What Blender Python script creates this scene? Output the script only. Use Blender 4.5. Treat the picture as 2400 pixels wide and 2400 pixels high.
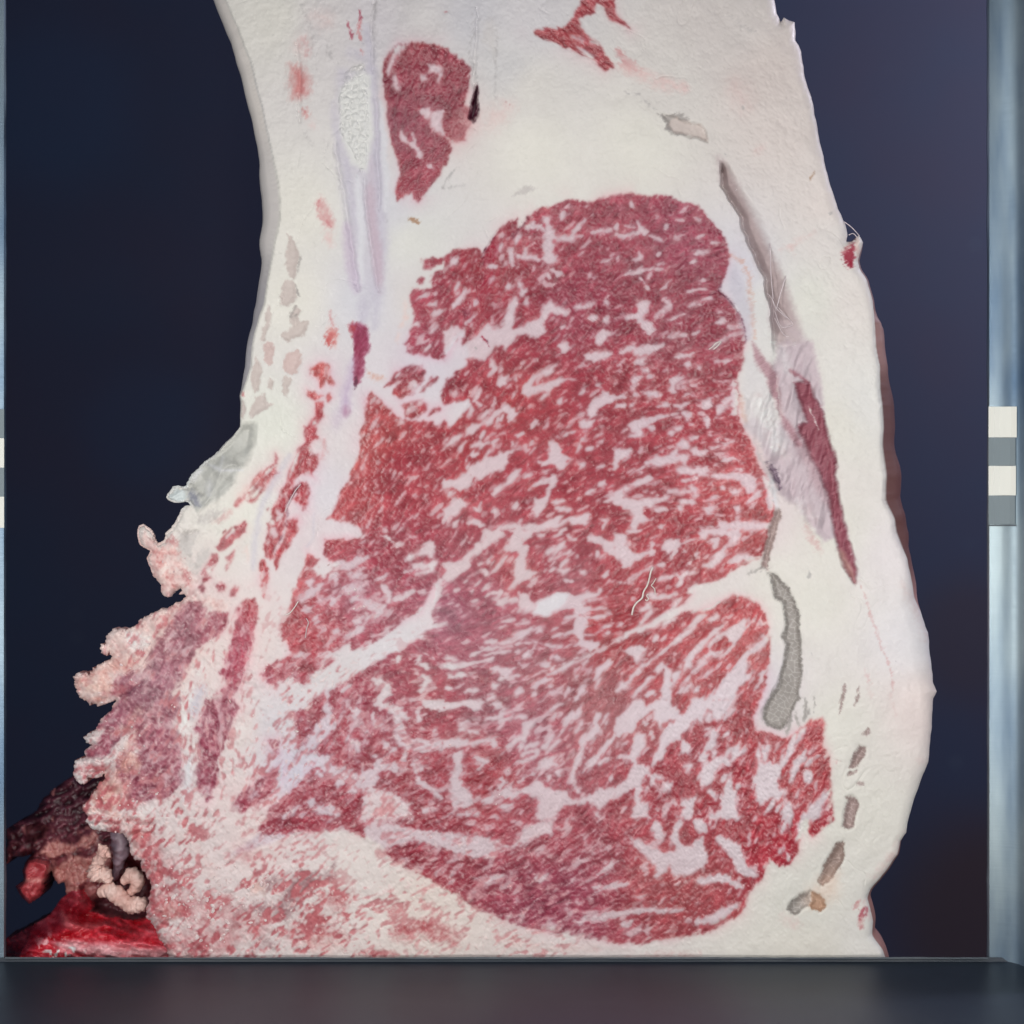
import bpy, math
import numpy as np

for o in list(bpy.data.objects): bpy.data.objects.remove(o, do_unlink=True)
scene = bpy.context.scene
COLL = scene.collection

# ---------------------------------------------------------------- camera, world, lamps, exposure
K = 0.00025            # metres in one photo pixel on the cut face
DIST = 0.75            # camera to cut face
ZC = 0.90              # height of the lens axis
cam = bpy.data.cameras.new('camera'); cam_o = bpy.data.objects.new('camera', cam); COLL.objects.link(cam_o)
cam_o.location = (0, -DIST, ZC); cam_o.rotation_euler = (math.pi / 2, 0, 0)
cam.sensor_width = 36; cam.lens = 36 * DIST / (2400 * K); cam.clip_start = 0.01; cam.clip_end = 50
cam.dof.use_dof = True; cam.dof.focus_distance = DIST; cam.dof.aperture_fstop = 2.8
scene.camera = cam_o
world = bpy.data.worlds.new('World'); scene.world = world; world.use_nodes = True
world.node_tree.nodes['Background'].inputs['Color'].default_value = (0.45, 0.62, 1.0, 1)
world.node_tree.nodes['Background'].inputs['Strength'].default_value = 0.075

def lamp(name, loc, target, sx, sy, power, color):
    l = bpy.data.lights.new(name, 'AREA'); l.shape = 'RECTANGLE'; l.size = sx; l.size_y = sy; l.energy = power; l.color = color
    o = bpy.data.objects.new(name, l); COLL.objects.link(o); o.location = loc
    d = np.array(target, float) - np.array(loc, float)
    from mathutils import Vector
    o.rotation_euler = Vector(d).to_track_quat('-Z', 'Y').to_euler()
    return o
# LED bars in the hood either side of the lens, and an added unseen fill that brightens the board behind
lamp('led_bar', (-0.34, -0.50, ZC + 0.00), (0.07, 0.0, ZC), 0.06, 0.50, 1.68, (1.0, 0.975, 0.94))
lamp('led_bar', (0.34, -0.50, ZC + 0.00), (-0.01, 0.0, ZC), 0.06, 0.50, 1.36, (1.0, 0.975, 0.94))
lamp('led_bar', (0.0, -0.46, ZC + 0.36), (0.0, 0.0, ZC + 0.05), 0.50, 0.05, 0.82, (1.0, 0.975, 0.94))
lamp('led_bar', (0.0, -0.42, ZC - 0.20), (0.0, 0.0, ZC - 0.10), 0.56, 0.04, 0.64, (1.0, 0.975, 0.94))
lamp('board_fill', (1.5, 0.10, ZC + 0.9), (0.55, 0.90, ZC + 0.25), 0.5, 0.5, 21.0, (0.84, 0.82, 1.0))
scene.view_settings.view_transform = 'Standard'; scene.view_settings.look = 'None'
scene.view_settings.exposure = 0.0; scene.view_settings.gamma = 1.0
scene.view_settings.use_curve_mapping = False
scene.render.engine = 'CYCLES'

def P3(px, py, dep=0.0):
    """photo pixel on the plane `dep` metres behind the cut face -> place in the world"""
    s = (DIST + dep) / DIST
    return ((px - 1200.0) * K * s, dep, ZC + (1200.0 - py) * K * s)

# ---------------------------------------------------------------- materials
def new_mat(name):
    m = bpy.data.materials.new(name); m.use_nodes = True
    nt = m.node_tree; return m, nt, nt.nodes['Principled BSDF']

def N(nt, kind, **kw):
    n = nt.nodes.new(kind)
    for a, b in kw.items():
        if a in n.inputs: n.inputs[a].default_value = b
        else: setattr(n, a, b)
    return n

def tissue_material():
    m, nt, b = new_mat('carcass_tissue'); L = nt.links.new
    tc = N(nt, 'ShaderNodeTexCoord')
    col = N(nt, 'ShaderNodeVertexColor', layer_name='Col')
    wet = N(nt, 'ShaderNodeAttribute', attribute_name='wet'); lean = N(nt, 'ShaderNodeAttribute', attribute_name='lean')
    n1 = N(nt, 'ShaderNodeTexNoise', Scale=900.0, Detail=4.0, Roughness=0.6); L(tc.outputs['Object'], n1.inputs['Vector'])
    n2 = N(nt, 'ShaderNodeTexNoise', Scale=260.0, Detail=5.0, Roughness=0.65); L(tc.outputs['Object'], n2.inputs['Vector'])
    # grain: lean varies more than fat
    mr = N(nt, 'ShaderNodeMapRange'); mr.inputs['To Min'].default_value = 0.86; mr.inputs['To Max'].default_value = 1.14
    L(n1.outputs['Fac'], mr.inputs['Value'])
    amt = N(nt, 'ShaderNodeMapRange'); amt.inputs['To Min'].default_value = 0.25; amt.inputs['To Max'].default_value = 0.9
    L(lean.outputs['Fac'], amt.inputs['Value'])
    mx = N(nt, 'ShaderNodeMix', data_type='RGBA', blend_type='MULTIPLY')
    L(amt.outputs['Result'], mx.inputs['Factor']); L(col.outputs['Color'], mx.inputs['A'])
    L(mr.outputs['Result'], mx.inputs['B'])
    L(mx.outputs['Result'], b.inputs['Base Color'])
    rg = N(nt, 'ShaderNodeMapRange'); rg.inputs['To Min'].default_value = 0.55; rg.inputs['To Max'].default_value = 0.17
    L(wet.outputs['Fac'], rg.inputs['Value'])
    ra = N(nt, 'ShaderNodeMath', operation='MULTIPLY_ADD'); ra.inputs[1].default_value = 0.30; L(n2.outputs['Fac'], ra.inputs[0]); 
    sub = N(nt, 'ShaderNodeMath', operation='SUBTRACT'); sub.inputs[1].default_value = 0.15; L(rg.outputs['Result'], sub.inputs[0]); L(sub.outputs[0], ra.inputs[2])
    L(ra.outputs[0], b.inputs['Roughness'])
    ad = N(nt, 'ShaderNodeMath', operation='MULTIPLY_ADD'); ad.inputs[1].default_value = 0.18; L(n1.outputs['Fac'], ad.inputs[0]); L(n2.outputs['Fac'], ad.inputs[2])
    bs = N(nt, 'ShaderNodeMapRange'); bs.inputs['To Min'].default_value = 0.07; bs.inputs['To Max'].default_value = 0.38; L(lean.outputs['Fac'], bs.inputs['Value'])
    bp = N(nt, 'ShaderNodeBump', Distance=0.0012); L(ad.outputs[0], bp.inputs['Height']); L(bs.outputs['Result'], bp.inputs['Strength'])
    L(bp.outputs['Normal'], b.inputs['Normal'])
    b.inputs['Specular IOR Level'].default_value = 0.42
    # a thin film of juice over it all, thickest on the lean
    n3 = N(nt, 'ShaderNodeTexNoise', Scale=330.0, Detail=3.0, Roughness=0.55); L(tc.outputs['Object'], n3.inputs['Vector'])
    bp2 = N(nt, 'ShaderNodeBump', Distance=0.001, Strength=0.42); L(n3.outputs['Fac'], bp2.inputs['Height']); L(bp2.outputs['Normal'], b.inputs['Coat Normal'])
    cw = N(nt, 'ShaderNodeMapRange'); cw.inputs['From Min'].default_value = 0.2; cw.inputs['From Max'].default_value = 0.9; cw.inputs['To Min'].default_value = 0.06; cw.inputs['To Max'].default_value = 0.22
    L(wet.outputs['Fac'], cw.inputs['Value']); L(cw.outputs['Result'], b.inputs['Coat Weight']); b.inputs['Coat Roughness'].default_value = 0.13
    return m

def plain_flesh(name, c1, c2, rough=0.4, scale=120, bump=0.4):
    m, nt, b = new_mat(name); L = nt.links.new
    tc = N(nt, 'ShaderNodeTexCoord'); n = N(nt, 'ShaderNodeTexNoise', Scale=scale, Detail=5.0, Roughness=0.6); L(tc.outputs['Object'], n.inputs['Vector'])
    r = N(nt, 'ShaderNodeValToRGB'); r.color_ramp.elements[0].position = 0.35; r.color_ramp.elements[1].position = 0.65
    r.color_ramp.elements[0].color = (*c1, 1); r.color_ramp.elements[1].color = (*c2, 1)
    L(n.outputs['Fac'], r.inputs['Fac']); L(r.outputs['Color'], b.inputs['Base Color'])
    bp = N(nt, 'ShaderNodeBump', Distance=0.001, Strength=bump); L(n.outputs['Fac'], bp.inputs['Height']); L(bp.outputs['Normal'], b.inputs['Normal'])
    b.inputs['Roughness'].default_value = rough
    return m

def metal_material():
    m, nt, b = new_mat('brushed_steel'); L = nt.links.new
    tc = N(nt, 'ShaderNodeTexCoord'); mp = N(nt, 'ShaderNodeMapping'); mp.inputs['Scale'].default_value = (40, 40, 900)
    L(tc.outputs['Object'], mp.inputs['Vector'])
    n = N(nt, 'ShaderNodeTexNoise', Scale=1.0, Detail=3.0); L(mp.outputs['Vector'], n.inputs['Vector'])
    mp2 = N(nt, 'ShaderNodeMapping'); mp2.inputs['Scale'].default_value = (30, 30, 6); L(tc.outputs['Object'], mp2.inputs['Vector'])
    big = N(nt, 'ShaderNodeTexNoise', Scale=1.0, Detail=4.0); L(mp2.outputs['Vector'], big.inputs['Vector'])
    r = N(nt, 'ShaderNodeValToRGB'); r.color_ramp.elements[0].position = 0.32; r.color_ramp.elements[1].position = 0.68; r.color_ramp.elements[0].color = (0.07, 0.13, 0.22, 1); r.color_ramp.elements[1].color = (0.36, 0.44, 0.47, 1)
    L(big.outputs['Fac'], r.inputs['Fac']); L(r.outputs['Color'], b.inputs['Base Color'])
    b.inputs['Metallic'].default_value = 0.75
    rr = N(nt, 'ShaderNodeMapRange'); rr.inputs['To Min'].default_value = 0.36; rr.inputs['To Max'].default_value = 0.50; L(n.outputs['Fac'], rr.inputs['Value']); L(rr.outputs['Result'], b.inputs['Roughness'])
    bp = N(nt, 'ShaderNodeBump', Distance=0.0003, Strength=0.15); L(n.outputs['Fac'], bp.inputs['Height']); L(bp.outputs['Normal'], b.inputs['Normal'])
    return m

def satin(name, col, rough, mottled=0.15, spec=0.5):
    m, nt, b = new_mat(name); L = nt.links.new
    tc = N(nt, 'ShaderNodeTexCoord'); n = N(nt, 'ShaderNodeTexNoise', Scale=60.0, Detail=6.0, Roughness=0.6); L(tc.outputs['Object'], n.inputs['Vector'])
    r = N(nt, 'ShaderNodeMapRange'); r.inputs['To Min'].default_value = 1 - mottled; r.inputs['To Max'].default_value = 1 + mottled; L(n.outputs['Fac'], r.inputs['Value'])
    mx = N(nt, 'ShaderNodeMix', data_type='RGBA', blend_type='MULTIPLY'); mx.inputs['Factor'].default_value = 1.0
    mx.inputs['A'].default_value = (*col, 1); L(r.outputs['Result'], mx.inputs['B']); L(mx.outputs['Result'], b.inputs['Base Color'])
    b.inputs['Roughness'].default_value = rough; b.inputs['Specular IOR Level'].default_value = spec
    return m

def backdrop_material():
    m, nt, b = new_mat('dark_board'); L = nt.links.new
    tc = N(nt, 'ShaderNodeTexCoord')
    n = N(nt, 'ShaderNodeTexNoise', Scale=5.0, Detail=3.0); L(tc.outputs['Object'], n.inputs['Vector'])
    r = N(nt, 'ShaderNodeValToRGB'); r.color_ramp.elements[0].position = 0.3; r.color_ramp.elements[1].position = 0.7
    r.color_ramp.elements[0].color = (0.036, 0.050, 0.090, 1); r.color_ramp.elements[1].color = (0.046, 0.046, 0.080, 1)
    L(n.outputs['Fac'], r.inputs['Fac']); last = r.outputs['Color']
    # small pale dried splashes, plus wide brown and blue patches painting reflected light
    for (x, y, rad, a, sc_) in SPLASHES_AND_GLOWS:
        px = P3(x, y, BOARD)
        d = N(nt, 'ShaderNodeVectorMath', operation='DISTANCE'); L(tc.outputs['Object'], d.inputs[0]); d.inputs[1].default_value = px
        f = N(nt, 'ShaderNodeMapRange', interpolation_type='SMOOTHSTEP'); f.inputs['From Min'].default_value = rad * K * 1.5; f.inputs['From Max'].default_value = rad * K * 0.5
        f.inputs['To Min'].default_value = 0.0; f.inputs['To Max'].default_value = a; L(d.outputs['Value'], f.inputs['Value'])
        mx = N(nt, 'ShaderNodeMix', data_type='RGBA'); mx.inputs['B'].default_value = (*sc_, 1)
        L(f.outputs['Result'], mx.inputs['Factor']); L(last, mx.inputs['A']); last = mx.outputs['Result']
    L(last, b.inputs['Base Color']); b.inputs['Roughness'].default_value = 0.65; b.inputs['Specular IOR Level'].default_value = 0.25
    return m
BOARD = 0.90
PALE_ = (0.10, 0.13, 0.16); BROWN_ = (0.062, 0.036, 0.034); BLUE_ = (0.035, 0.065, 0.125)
SPLASHES_AND_GLOWS = [(2330, 2150, 520, .75, BROWN_), (2280, 1500, 330, .4, BROWN_), (120, 250, 420, .5, BLUE_), (330, 1000, 300, .35, BLUE_), (178, 1441, 13, .35, PALE_), (180, 1494, 16, .35, PALE_), (2240, 1787, 17, .45, PALE_), (2286, 573, 13, .5, PALE_), (2111, 604, 9, .4, PALE_), (2090, 165, 8, .3, PALE_), (402, 37, 6, .4, PALE_), (2270, 1275, 18, .15, PALE_)]  # the wide brown and blue ones paint bounce and reflected glow

# ---------------------------------------------------------------- the drawing: outlines traced by eye, in photo pixels
DRAWING = '''
# main muscles
T 0 0 1
Z ribeye 1040,597 1061,585 1100,580 1129,581 1132,602 1138,590 1150,566 1168,537 1190,522 1210,512 1214,535 1220,533 1239,508 1259,490 1288,483 1330,469 1382,471 1433,459 1481,449 1523,457 1544,452 1585,465 1626,479 1649,494 1672,521 1699,556 1711,597 1705,630 1690,666 1682,682 1693,688 1713,705 1736,736 1744,763 1743,840 1738,860 1728,881 1734,923 1728,972 1746,1006 1759,1037 1782,1088 1804,1130 1819,1171 1817,1213 1800,1245 1792,1292 1780,1310 1740,1323 1699,1352 1668,1362 1633,1380 1590,1430 1540,1460 1485,1478 1440,1503 1380,1535 1300,1560 1240,1590 1200,1600 1150,1600 1040,1560 960,1508 1010,1470 1015,1410 1015,1330 960,1310 930,1275 910,1255 860,1262 830,1228 764,1219 781,1192 795,1163 822,1109 837,1078 843,1016 853,985 859,933 874,921 888,931 907,956 919,962 930,975 946,985 971,989 1013,987 1023,1001 1040,985 1053,1003 1080,975 1098,940 1040,947 1036,925 1040,895 1066,877 1092,855 1080,790 1040,840 1000,835 960,835 948,808 963,767 969,738 959,695 971,678 1013,672 1005,660 1040,640
Z block 760,1263 795,1263 888,1254 920,1271 946,1281 971,1308 1017,1316 1023,1364 1002,1401 988,1432 940,1451 926,1480 868,1507 839,1528 822,1526 820,1509 785,1524 758,1528 739,1538 774,1544 785,1548 756,1567 737,1571 710,1608 681,1592 640,1596 640,1555 681,1534 681,1523 661,1494 652,1474 669,1457 677,1439 671,1436 685,1389 696,1364 712,1331 719,1292 748,1312 748,1327 729,1333 756,1350 785,1329 768,1316 760,1298
Z lower 739,1630 754,1608 816,1592 837,1571 880,1546 909,1530 940,1524 963,1503 1040,1560 1150,1600 1200,1600 1240,1590 1300,1560 1380,1535 1440,1503 1485,1478 1540,1460 1590,1430 1640,1433 1715,1393 1759,1397 1775,1412 1796,1447 1806,1499 1802,1551 1796,1613 1784,1640 1763,1681 1775,1712 1829,1724 1844,1728 1865,1716 1898,1687 1927,1679 1935,1699 1927,1741 1944,1774 1944,1832 1952,1865 1956,1923 1902,1964 1890,1930 1865,1998 1853,2026 1824,2029 1803,2014 1790,2050 1760,2090 1735,2140 1650,2190 1500,2215 1350,2195 1200,2165 1110,2125 1060,2090 960,2040 900,2000 840,1962 790,1952 700,1958 620,1990 540,2018 528,2005 560,1975 600,1950 640,1890 690,1850 740,1790 740,1760 690,1785 681,1770 694,1745 690,1720 690,1692 681,1677 694,1670 720,1664 731,1640
# fat: tile 1040,440
T 1040 440 4.83
F 430,1600 510,1545 560,1590 650,1615 690,1520 760,1290 830,1230 830,1350 800,1500 770,1610 820,1600 900,1570 1000,1510 1080,1450 1110,1380 1190,1270 1250,1340 1330,1370 1400,1400 1380,1440 1210,1430 1120,1540 1160,1620 1060,1680 960,1650 870,1640 760,1760 690,1830 650,1780 580,1770 540,1850 470,1932 120,1932 220,1800 330,1730
F 0,1640 90,1580 160,1560 250,1620 240,1690 180,1760 160,1660 140,1800 70,1932 0,1932
F 1130,330 1190,320 1210,450 1240,560 1240,740 1310,830 1230,860 1110,820 1150,760 1150,560 1080,570 1150,500
f 45 1210,580 1400,570 1560,540
f 30 1420,560 1530,440 1600,340
f 30 1340,270 1330,360
f 30 1010,350 1000,420
f 35 930,450 1080,440 1130,480
f 40 1090,820 1000,790 900,790 820,760
f 22 910,780 930,680
f 50 760,700 770,800 780,880
f 45 660,640 620,700
f 60 820,530 830,600
f 50 470,900 560,890 600,900
f 60 150,800 90,880
f 40 170,1080 130,1180
f 50 260,1150 150,1310 110,1350
f 25 250,1540 380,1430
f 60 370,1270 350,1340
f 30 560,1020 530,1090
f 40 730,1080 740,1150
f 50 1180,960 1190,1020
f 35 1230,930 1330,990
f 60 900,1150 890,1190
f 30 890,1150 860,1040
f 45 650,1310 590,1360
f 22 940,1260 940,1350
f 45 1640,500 1760,510 1880,480
f 25 1780,840 1920,780
f 35 1500,1360 1620,1340 1730,1310
f 50 1830,1290 1850,1330
f 60 1640,1470 1740,1480
f 110 1370,1770 1360,1830
f 50 1860,1470 1840,1530
F 1740,1640 1800,1600 1900,1640 1840,1680 1780,1760 1720,1750
F 1590,1890 1680,1850 1820,1860 1900,1880 1800,1932 1620,1932
f 25 1330,1600 1380,1570
T 1440 440 4.83
f 45 20,530 100,550 250,520 330,500
f 40 20,470 40,410
F 260,390 330,430 380,480 330,530 270,510
f 22 120,440 250,450
f 35 190,170 210,220
f 25 460,320 500,330
f 25 690,370 770,370
f 28 900,330 970,340
f 28 560,470 600,430
f 45 680,550 710,560
f 30 950,550 1020,540
f 28 1090,620 1180,620
f 25 910,750 980,740 1070,730
f 25 480,740 500,740
f 28 390,550 480,580 530,600
f 30 240,820 290,780 270,720
f 45 20,790 40,800
f 35 80,1000 230,980 330,940 500,920 570,930
f 25 500,880 560,850
f 40 900,830 890,870
f 25 300,1050 350,1120 380,1160
f 20 530,1150 600,1080 650,1040
f 30 960,1080 1020,1060
f 25 850,1180 960,1150 1080,1160
F 280,1300 350,1290 385,1340 360,1420 330,1490 430,1520 460,1600 400,1680 350,1640 290,1550 240,1480 110,1450 200,1420 270,1430
f 22 450,1480 560,1420 640,1330 560,1260
f 18 850,1340 960,1290 1090,1250
f 25 620,1500 720,1460 800,1430
f 22 700,1550 760,1540
f 55 1190,1530 1250,1490
f 20 1290,1580 1420,1560
f 25 890,1660 960,1620
f 18 600,1690 680,1660 800,1680
f 22 1080,1830 1150,1770 1250,1690 1420,1640
f 50 60,1870 220,1820 300,1880 200,1840
F 190,1820 300,1810 420,1790 530,1750 540,1790 420,1860 330,1890 240,1900
f 40 700,1920 860,1880 900,1850
f 25 1200,1400 1170,1390
T 1040 840 4.83
F 0,540 130,520 270,470 310,520 230,580 160,680 60,770 40,690 0,680
f 30 310,540 290,660
f 40 420,350 340,480 420,540
f 20 280,680 300,560
f 55 550,20 570,120 490,200
F 620,230 660,180 740,210 700,300 650,340 610,300
f 30 660,90 640,140
f 28 810,170 820,240
F 880,330 960,240 1060,180 1200,120 1280,80 1190,180 1040,230 990,320 1100,310 1200,260 1310,230 1350,260 1230,310 1170,380 1140,360 1000,390 960,430 890,390
f 28 1300,240 1480,230
f 22 1100,460 1180,400
f 45 1330,450 1300,520
f 35 800,390 770,470
f 28 530,510 580,440 560,560
F 720,520 790,570 840,640 800,720 740,750 720,650 680,610 560,720 420,770 310,840 230,880 280,780 420,730 560,630 660,570
f 25 620,680 590,770
f 25 550,580 480,620 400,680
f 30 680,640 650,730
F 20,990 110,870 180,870 230,850 120,960
f 18 260,940 160,1100
f 35 380,1080 330,1080 350,1030
f 25 440,830 420,890
F 530,1020 560,920 620,930 560,1030 480,1100 560,1130 640,1080 720,1080 740,1180 680,1240 560,1260 520,1310 480,1330 400,1380 330,1330 280,1440 190,1500 100,1450 0,1480 0,1370 130,1370 250,1290 330,1210 440,1130
f 30 310,1000 380,980 480,960
f 25 560,1280 510,1380
f 25 270,1150 260,1230
f 45 50,1560 130,1510
F 0,1700 80,1640 170,1570 210,1620 290,1640 260,1690 170,1730 60,1790 0,1850
f 25 380,1340 340,1480
f 20 330,1680 380,1740 420,1640
F 540,1530 620,1450 720,1410 790,1310 860,1270 800,1380 720,1440 640,1500 560,1560
f 30 920,1330 1000,1310
f 40 790,1700 830,1650
f 45 540,1730 590,1730
F 1190,960 1240,940 1300,990 1350,1080 1460,1130 1400,1170 1360,1260 1310,1270 1260,1220 1120,1210 1080,1170 1180,1150
f 28 1080,1300 1220,1260
F 1220,1330 1280,1310 1270,1400 1230,1470 1200,1560 1170,1620 1120,1720 1050,1810 1000,1770 1040,1620 1140,1560 1190,1450 1210,1390 1060,1420 960,1480 990,1430 1110,1360
f 35 1220,1630 1360,1610
f 25 1260,1690 1320,1710 1440,1700
f 40 1060,700 1020,740 990,780
f 22 1200,680 1140,800
f 25 800,880 900,860
f 25 770,930 760,1000
f 22 700,1060 870,1010 1030,960
f 18 960,1080 1010,1010
f 22 1280,900 1420,840 1500,810
F 1540,720 1640,710 1700,700 1690,790 1620,800 1550,770
f 30 1400,780 1450,700 1570,620
F 1610,590 1680,500 1790,430 1790,340 1740,300 1820,370 1932,430 1932,510 1830,510 1740,560 1720,640 1660,680
f 30 1500,550 1540,520
f 35 1560,390 1600,370
f 30 1610,110 1660,50
f 40 1700,20 1760,0
f 35 1500,1050 1540,960 1600,880
f 22 1720,890 1790,870
f 20 1740,960 1800,930
f 25 1640,1030 1690,1020
f 30 1500,1190 1560,1200 1530,1250
f 25 1730,1240 1830,1220
F 1760,1430 1820,1370 1850,1420 1800,1450
f 30 1610,1540 1690,1500
F 1820,1620 1932,1540 1932,1590 1870,1630
F 1290,1870 1450,1780 1640,1740 1670,1790 1610,1890 1480,1880 1400,1840 1250,1920 1220,1932 880,1932 900,1890 1100,1880 1310,1790
f 60 860,1830 850,1900 760,1880 600,1930
f 40 1780,1820 1830,1830 1800,1930
f 70 280,1870 330,1850 450,1900
f 35 130,1850 100,1900
T 1440 840 4.83
F 230,40 270,0 350,0 310,50
f 50 830,20 830,90
f 35 950,80 970,140
f 30 1130,60 1200,40 1290,20
f 30 330,120 380,140
F 190,240 240,200 310,210 270,250 210,290
f 35 400,210 440,220
F 620,230 700,210 790,210 680,260 660,330 680,370 620,370 640,290
f 45 760,330 790,320
F 330,390 420,370 520,400 480,430 400,440
f 35 230,400 260,440
f 40 0,440 120,440
f 45 20,530 90,540 30,560
f 18 170,550 240,480
f 30 760,420 900,415
f 35 500,540 600,510
f 35 690,530 760,540 820,510
F 940,540 1010,500 1100,460 1100,520 1050,590 990,570
F 1160,560 1220,480 1310,440 1360,460 1290,530 1210,610 1160,630
F 790,620 870,610 870,660 820,690
f 70 1340,240 1350,350 1370,500 1350,620
f 60 1040,660 1040,760
f 25 1130,660 1200,680
F 160,760 250,700 360,680 440,670 590,610 620,640 480,690 400,730 290,790 310,860 250,890 150,880 220,850
f 20 640,630 700,620
f 30 380,770 440,780
f 45 620,840 650,820
f 20 680,790 740,770
F 700,960 760,920 830,950 820,1010 740,1010
f 60 1160,900 1170,920
f 30 850,910 940,900
F 870,1040 940,1020 1060,1050 1000,1080 890,1080
F 0,1020 120,1020 190,1050 150,1120 60,1160 20,1260 0,1260
F 370,1150 460,1110 620,1110 700,1020 690,1090 780,1090 850,1080 850,1140 800,1200 740,1140 640,1190 520,1210 400,1210 300,1270 180,1320 320,1220
f 35 1100,1010 1300,980
f 25 1220,960 1340,940
f 40 1240,1150 1380,1130
f 35 1130,1190 1170,1200
f 30 1330,1240 1430,1250
F 680,1260 740,1230 900,1250 1060,1230 1090,1270 1030,1300 1200,1310 1400,1290 1560,1300 1620,1400 1600,1500 1540,1550 1480,1460 1400,1380 1250,1370 1100,1340 900,1310 720,1300
F 120,1460 250,1390 380,1340 480,1370 380,1420 260,1440 130,1500
F 0,1530 100,1470 120,1560 260,1610 420,1590 460,1570 620,1560 630,1590 450,1620 420,1660 420,1700 330,1680 310,1760 340,1800 420,1830 270,1870 240,1932 180,1932 230,1780 200,1700 120,1690 80,1640 0,1630
f 25 760,1380 940,1350
f 50 870,1450 920,1490 900,1560
f 25 620,1500 850,1510
f 50 1210,1450 1230,1500
f 40 1310,1520 1420,1490
f 30 890,1670 880,1620 760,1630
f 45 450,1700 580,1700
F 1010,1710 1080,1650 1160,1690 1120,1760 1060,1770
f 45 730,1720 770,1720
f 60 520,1890 530,1920
f 40 1090,1600 1160,1570
F 1130,1932 1180,1840 1290,1860 1400,1820 1560,1850 1640,1860 1800,1870 1800,1932
f 80 1380,1720 1400,1690
f 60 1510,1650 1600,1560 1660,1500
f 80 1700,1330 1760,1500 1780,1700
T 640 1240 4.83
f 70 680,400 830,420 960,340 1060,340
f 55 900,520 980,510
f 60 640,570 700,520 720,600
f 90 800,700 860,690 1000,640
f 80 760,760 680,800 690,880
f 70 900,770 1080,840 1150,890 1280,880
f 60 1240,640 1300,740 1330,840 1450,790 1580,700
F 890,1030 1000,1000 1010,1060 930,1090
f 60 500,960 480,1050
f 55 730,1110 700,1180
f 70 820,1210 930,1160 1020,1100
f 35 1050,1030 1200,950 1280,920
f 50 430,650 400,600 440,580
f 90 300,800 450,720 560,640
f 50 330,930 440,900
f 40 1180,580 1290,500
f 70 1600,420 1750,420 1840,380
F 1490,350 1650,240 1800,120 1830,200 1810,320 1700,270 1600,300
f 30 1500,480 1660,500 1800,460
f 50 240,1640 200,1690 180,1770
f 60 330,1440 250,1430
f 110 1900,600 1780,850 1650,980
f 190 1620,1020 1400,1230 1150,1400 850,1580 550,1780 350,1900
f 50 1400,1500 1420,1440
f 90 1150,1700 1250,1760 1300,1850 1200,1932
f 60 1680,1650 1740,1720 1680,1830
f 35 1560,1420 1680,1430 1640,1510
f 40 1640,1490 1750,1570
f 30 1600,1240 1750,1220
f 40 1720,1140 1932,1060
f 60 760,1830 850,1780
f 70 580,1840 600,1930
T 1040 1240 4.83
F 460,0 640,0 690,60 600,130 490,210 400,260 310,330 300,400 240,480 140,530 60,590 0,660 0,400 140,350 260,280 350,220 370,170 430,150
F 700,0 1100,0 1020,50 940,130 890,150 960,200 940,270 920,320 920,470 1050,490 960,560 870,620 850,580 800,530 790,420 830,250 750,260 690,230 740,120 790,40
f 35 860,560 780,640 730,690
f 35 720,290 630,380 590,430 520,500
f 35 410,410 500,370 560,310
f 40 440,470 500,520
f 30 440,690 540,640
f 40 580,780 640,710 500,740
F 560,790 640,790 730,770 700,820 660,880
f 35 740,810 840,800
f 20 110,710 180,670
f 20 210,600 330,520
f 25 330,690 400,590
f 30 300,830 380,800
F 850,730 970,740 970,810 1030,860 1100,810 1280,720 1420,740 1450,770 1540,770 1650,720 1740,730 1750,670 1770,670 1760,740 1660,760 1600,790 1570,860 1580,880 1660,890 1680,930 1550,970 1640,990 1640,1060 1590,1150 1590,1260 1770,1270 1750,1330 1650,1360 1510,1310 1550,1250 1480,1200 1510,1000 1330,1030 1500,950 1480,890 1330,920 1160,970 1010,980 1000,930 930,930 860,910
f 18 1640,790 1830,780
f 25 1660,910 1830,900
f 18 1640,1030 1880,970
f 18 1600,1200 1700,1190 1900,1080
F 1170,260 1230,190 1350,150 1360,200 1230,260
f 35 1080,90 1120,80
f 22 1230,90 1370,10
f 30 1400,90 1500,120
f 18 1200,340 1420,260
F 1150,470 1210,440 1340,440 1430,440 1380,480 1350,510 1300,460
f 25 1310,430 1400,350
f 50 1570,480 1580,490
f 45 1850,480 1790,540
f 35 1380,580 1450,590
f 28 980,600 1070,540
f 35 1500,300 1505,310
f 45 1740,250 1730,320
F 1630,80 1680,50 1760,100 1870,130 1932,150 1932,300 1860,280 1790,240 1830,180 1690,120 1630,130
f 30 1880,1160 1820,1190
f 40 860,1090 970,1050
f 25 560,1110 700,1090
f 22 640,1040 790,1030
F 780,1200 930,1150 1040,1120 1130,1080 1100,1170 1050,1190 1060,1140 950,1180 860,1210
f 30 480,1280 640,1270 760,1280 860,1230 970,1170
f 25 830,1300 1000,1270 1110,1300
f 25 310,1430 450,1370 600,1320 780,1330
f 28 430,1440 560,1390 740,1370
f 35 820,1390 870,1390
F 880,1450 940,1400 950,1350 1080,1340 970,1380 960,1420 1000,1450
f 25 1150,1310 1330,1330 1230,1350
f 25 1240,1230 1350,1190 1480,1160
f 22 1220,1160 1290,1130
f 35 60,1460 140,1470
f 60 0,1560 150,1550 320,1520
f 35 360,1530 480,1480 560,1460
F 540,1590 600,1550 700,1570 800,1560 780,1630 700,1660 600,1620
f 22 640,1690 850,1650
f 45 890,1530 930,1540
f 35 1120,1530 1200,1510
f 30 1260,1440 1300,1450
f 45 40,1690 250,1660
f 30 250,1850 370,1830
f 60 560,1790 590,1780
f 50 20,1800 90,1820
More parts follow.
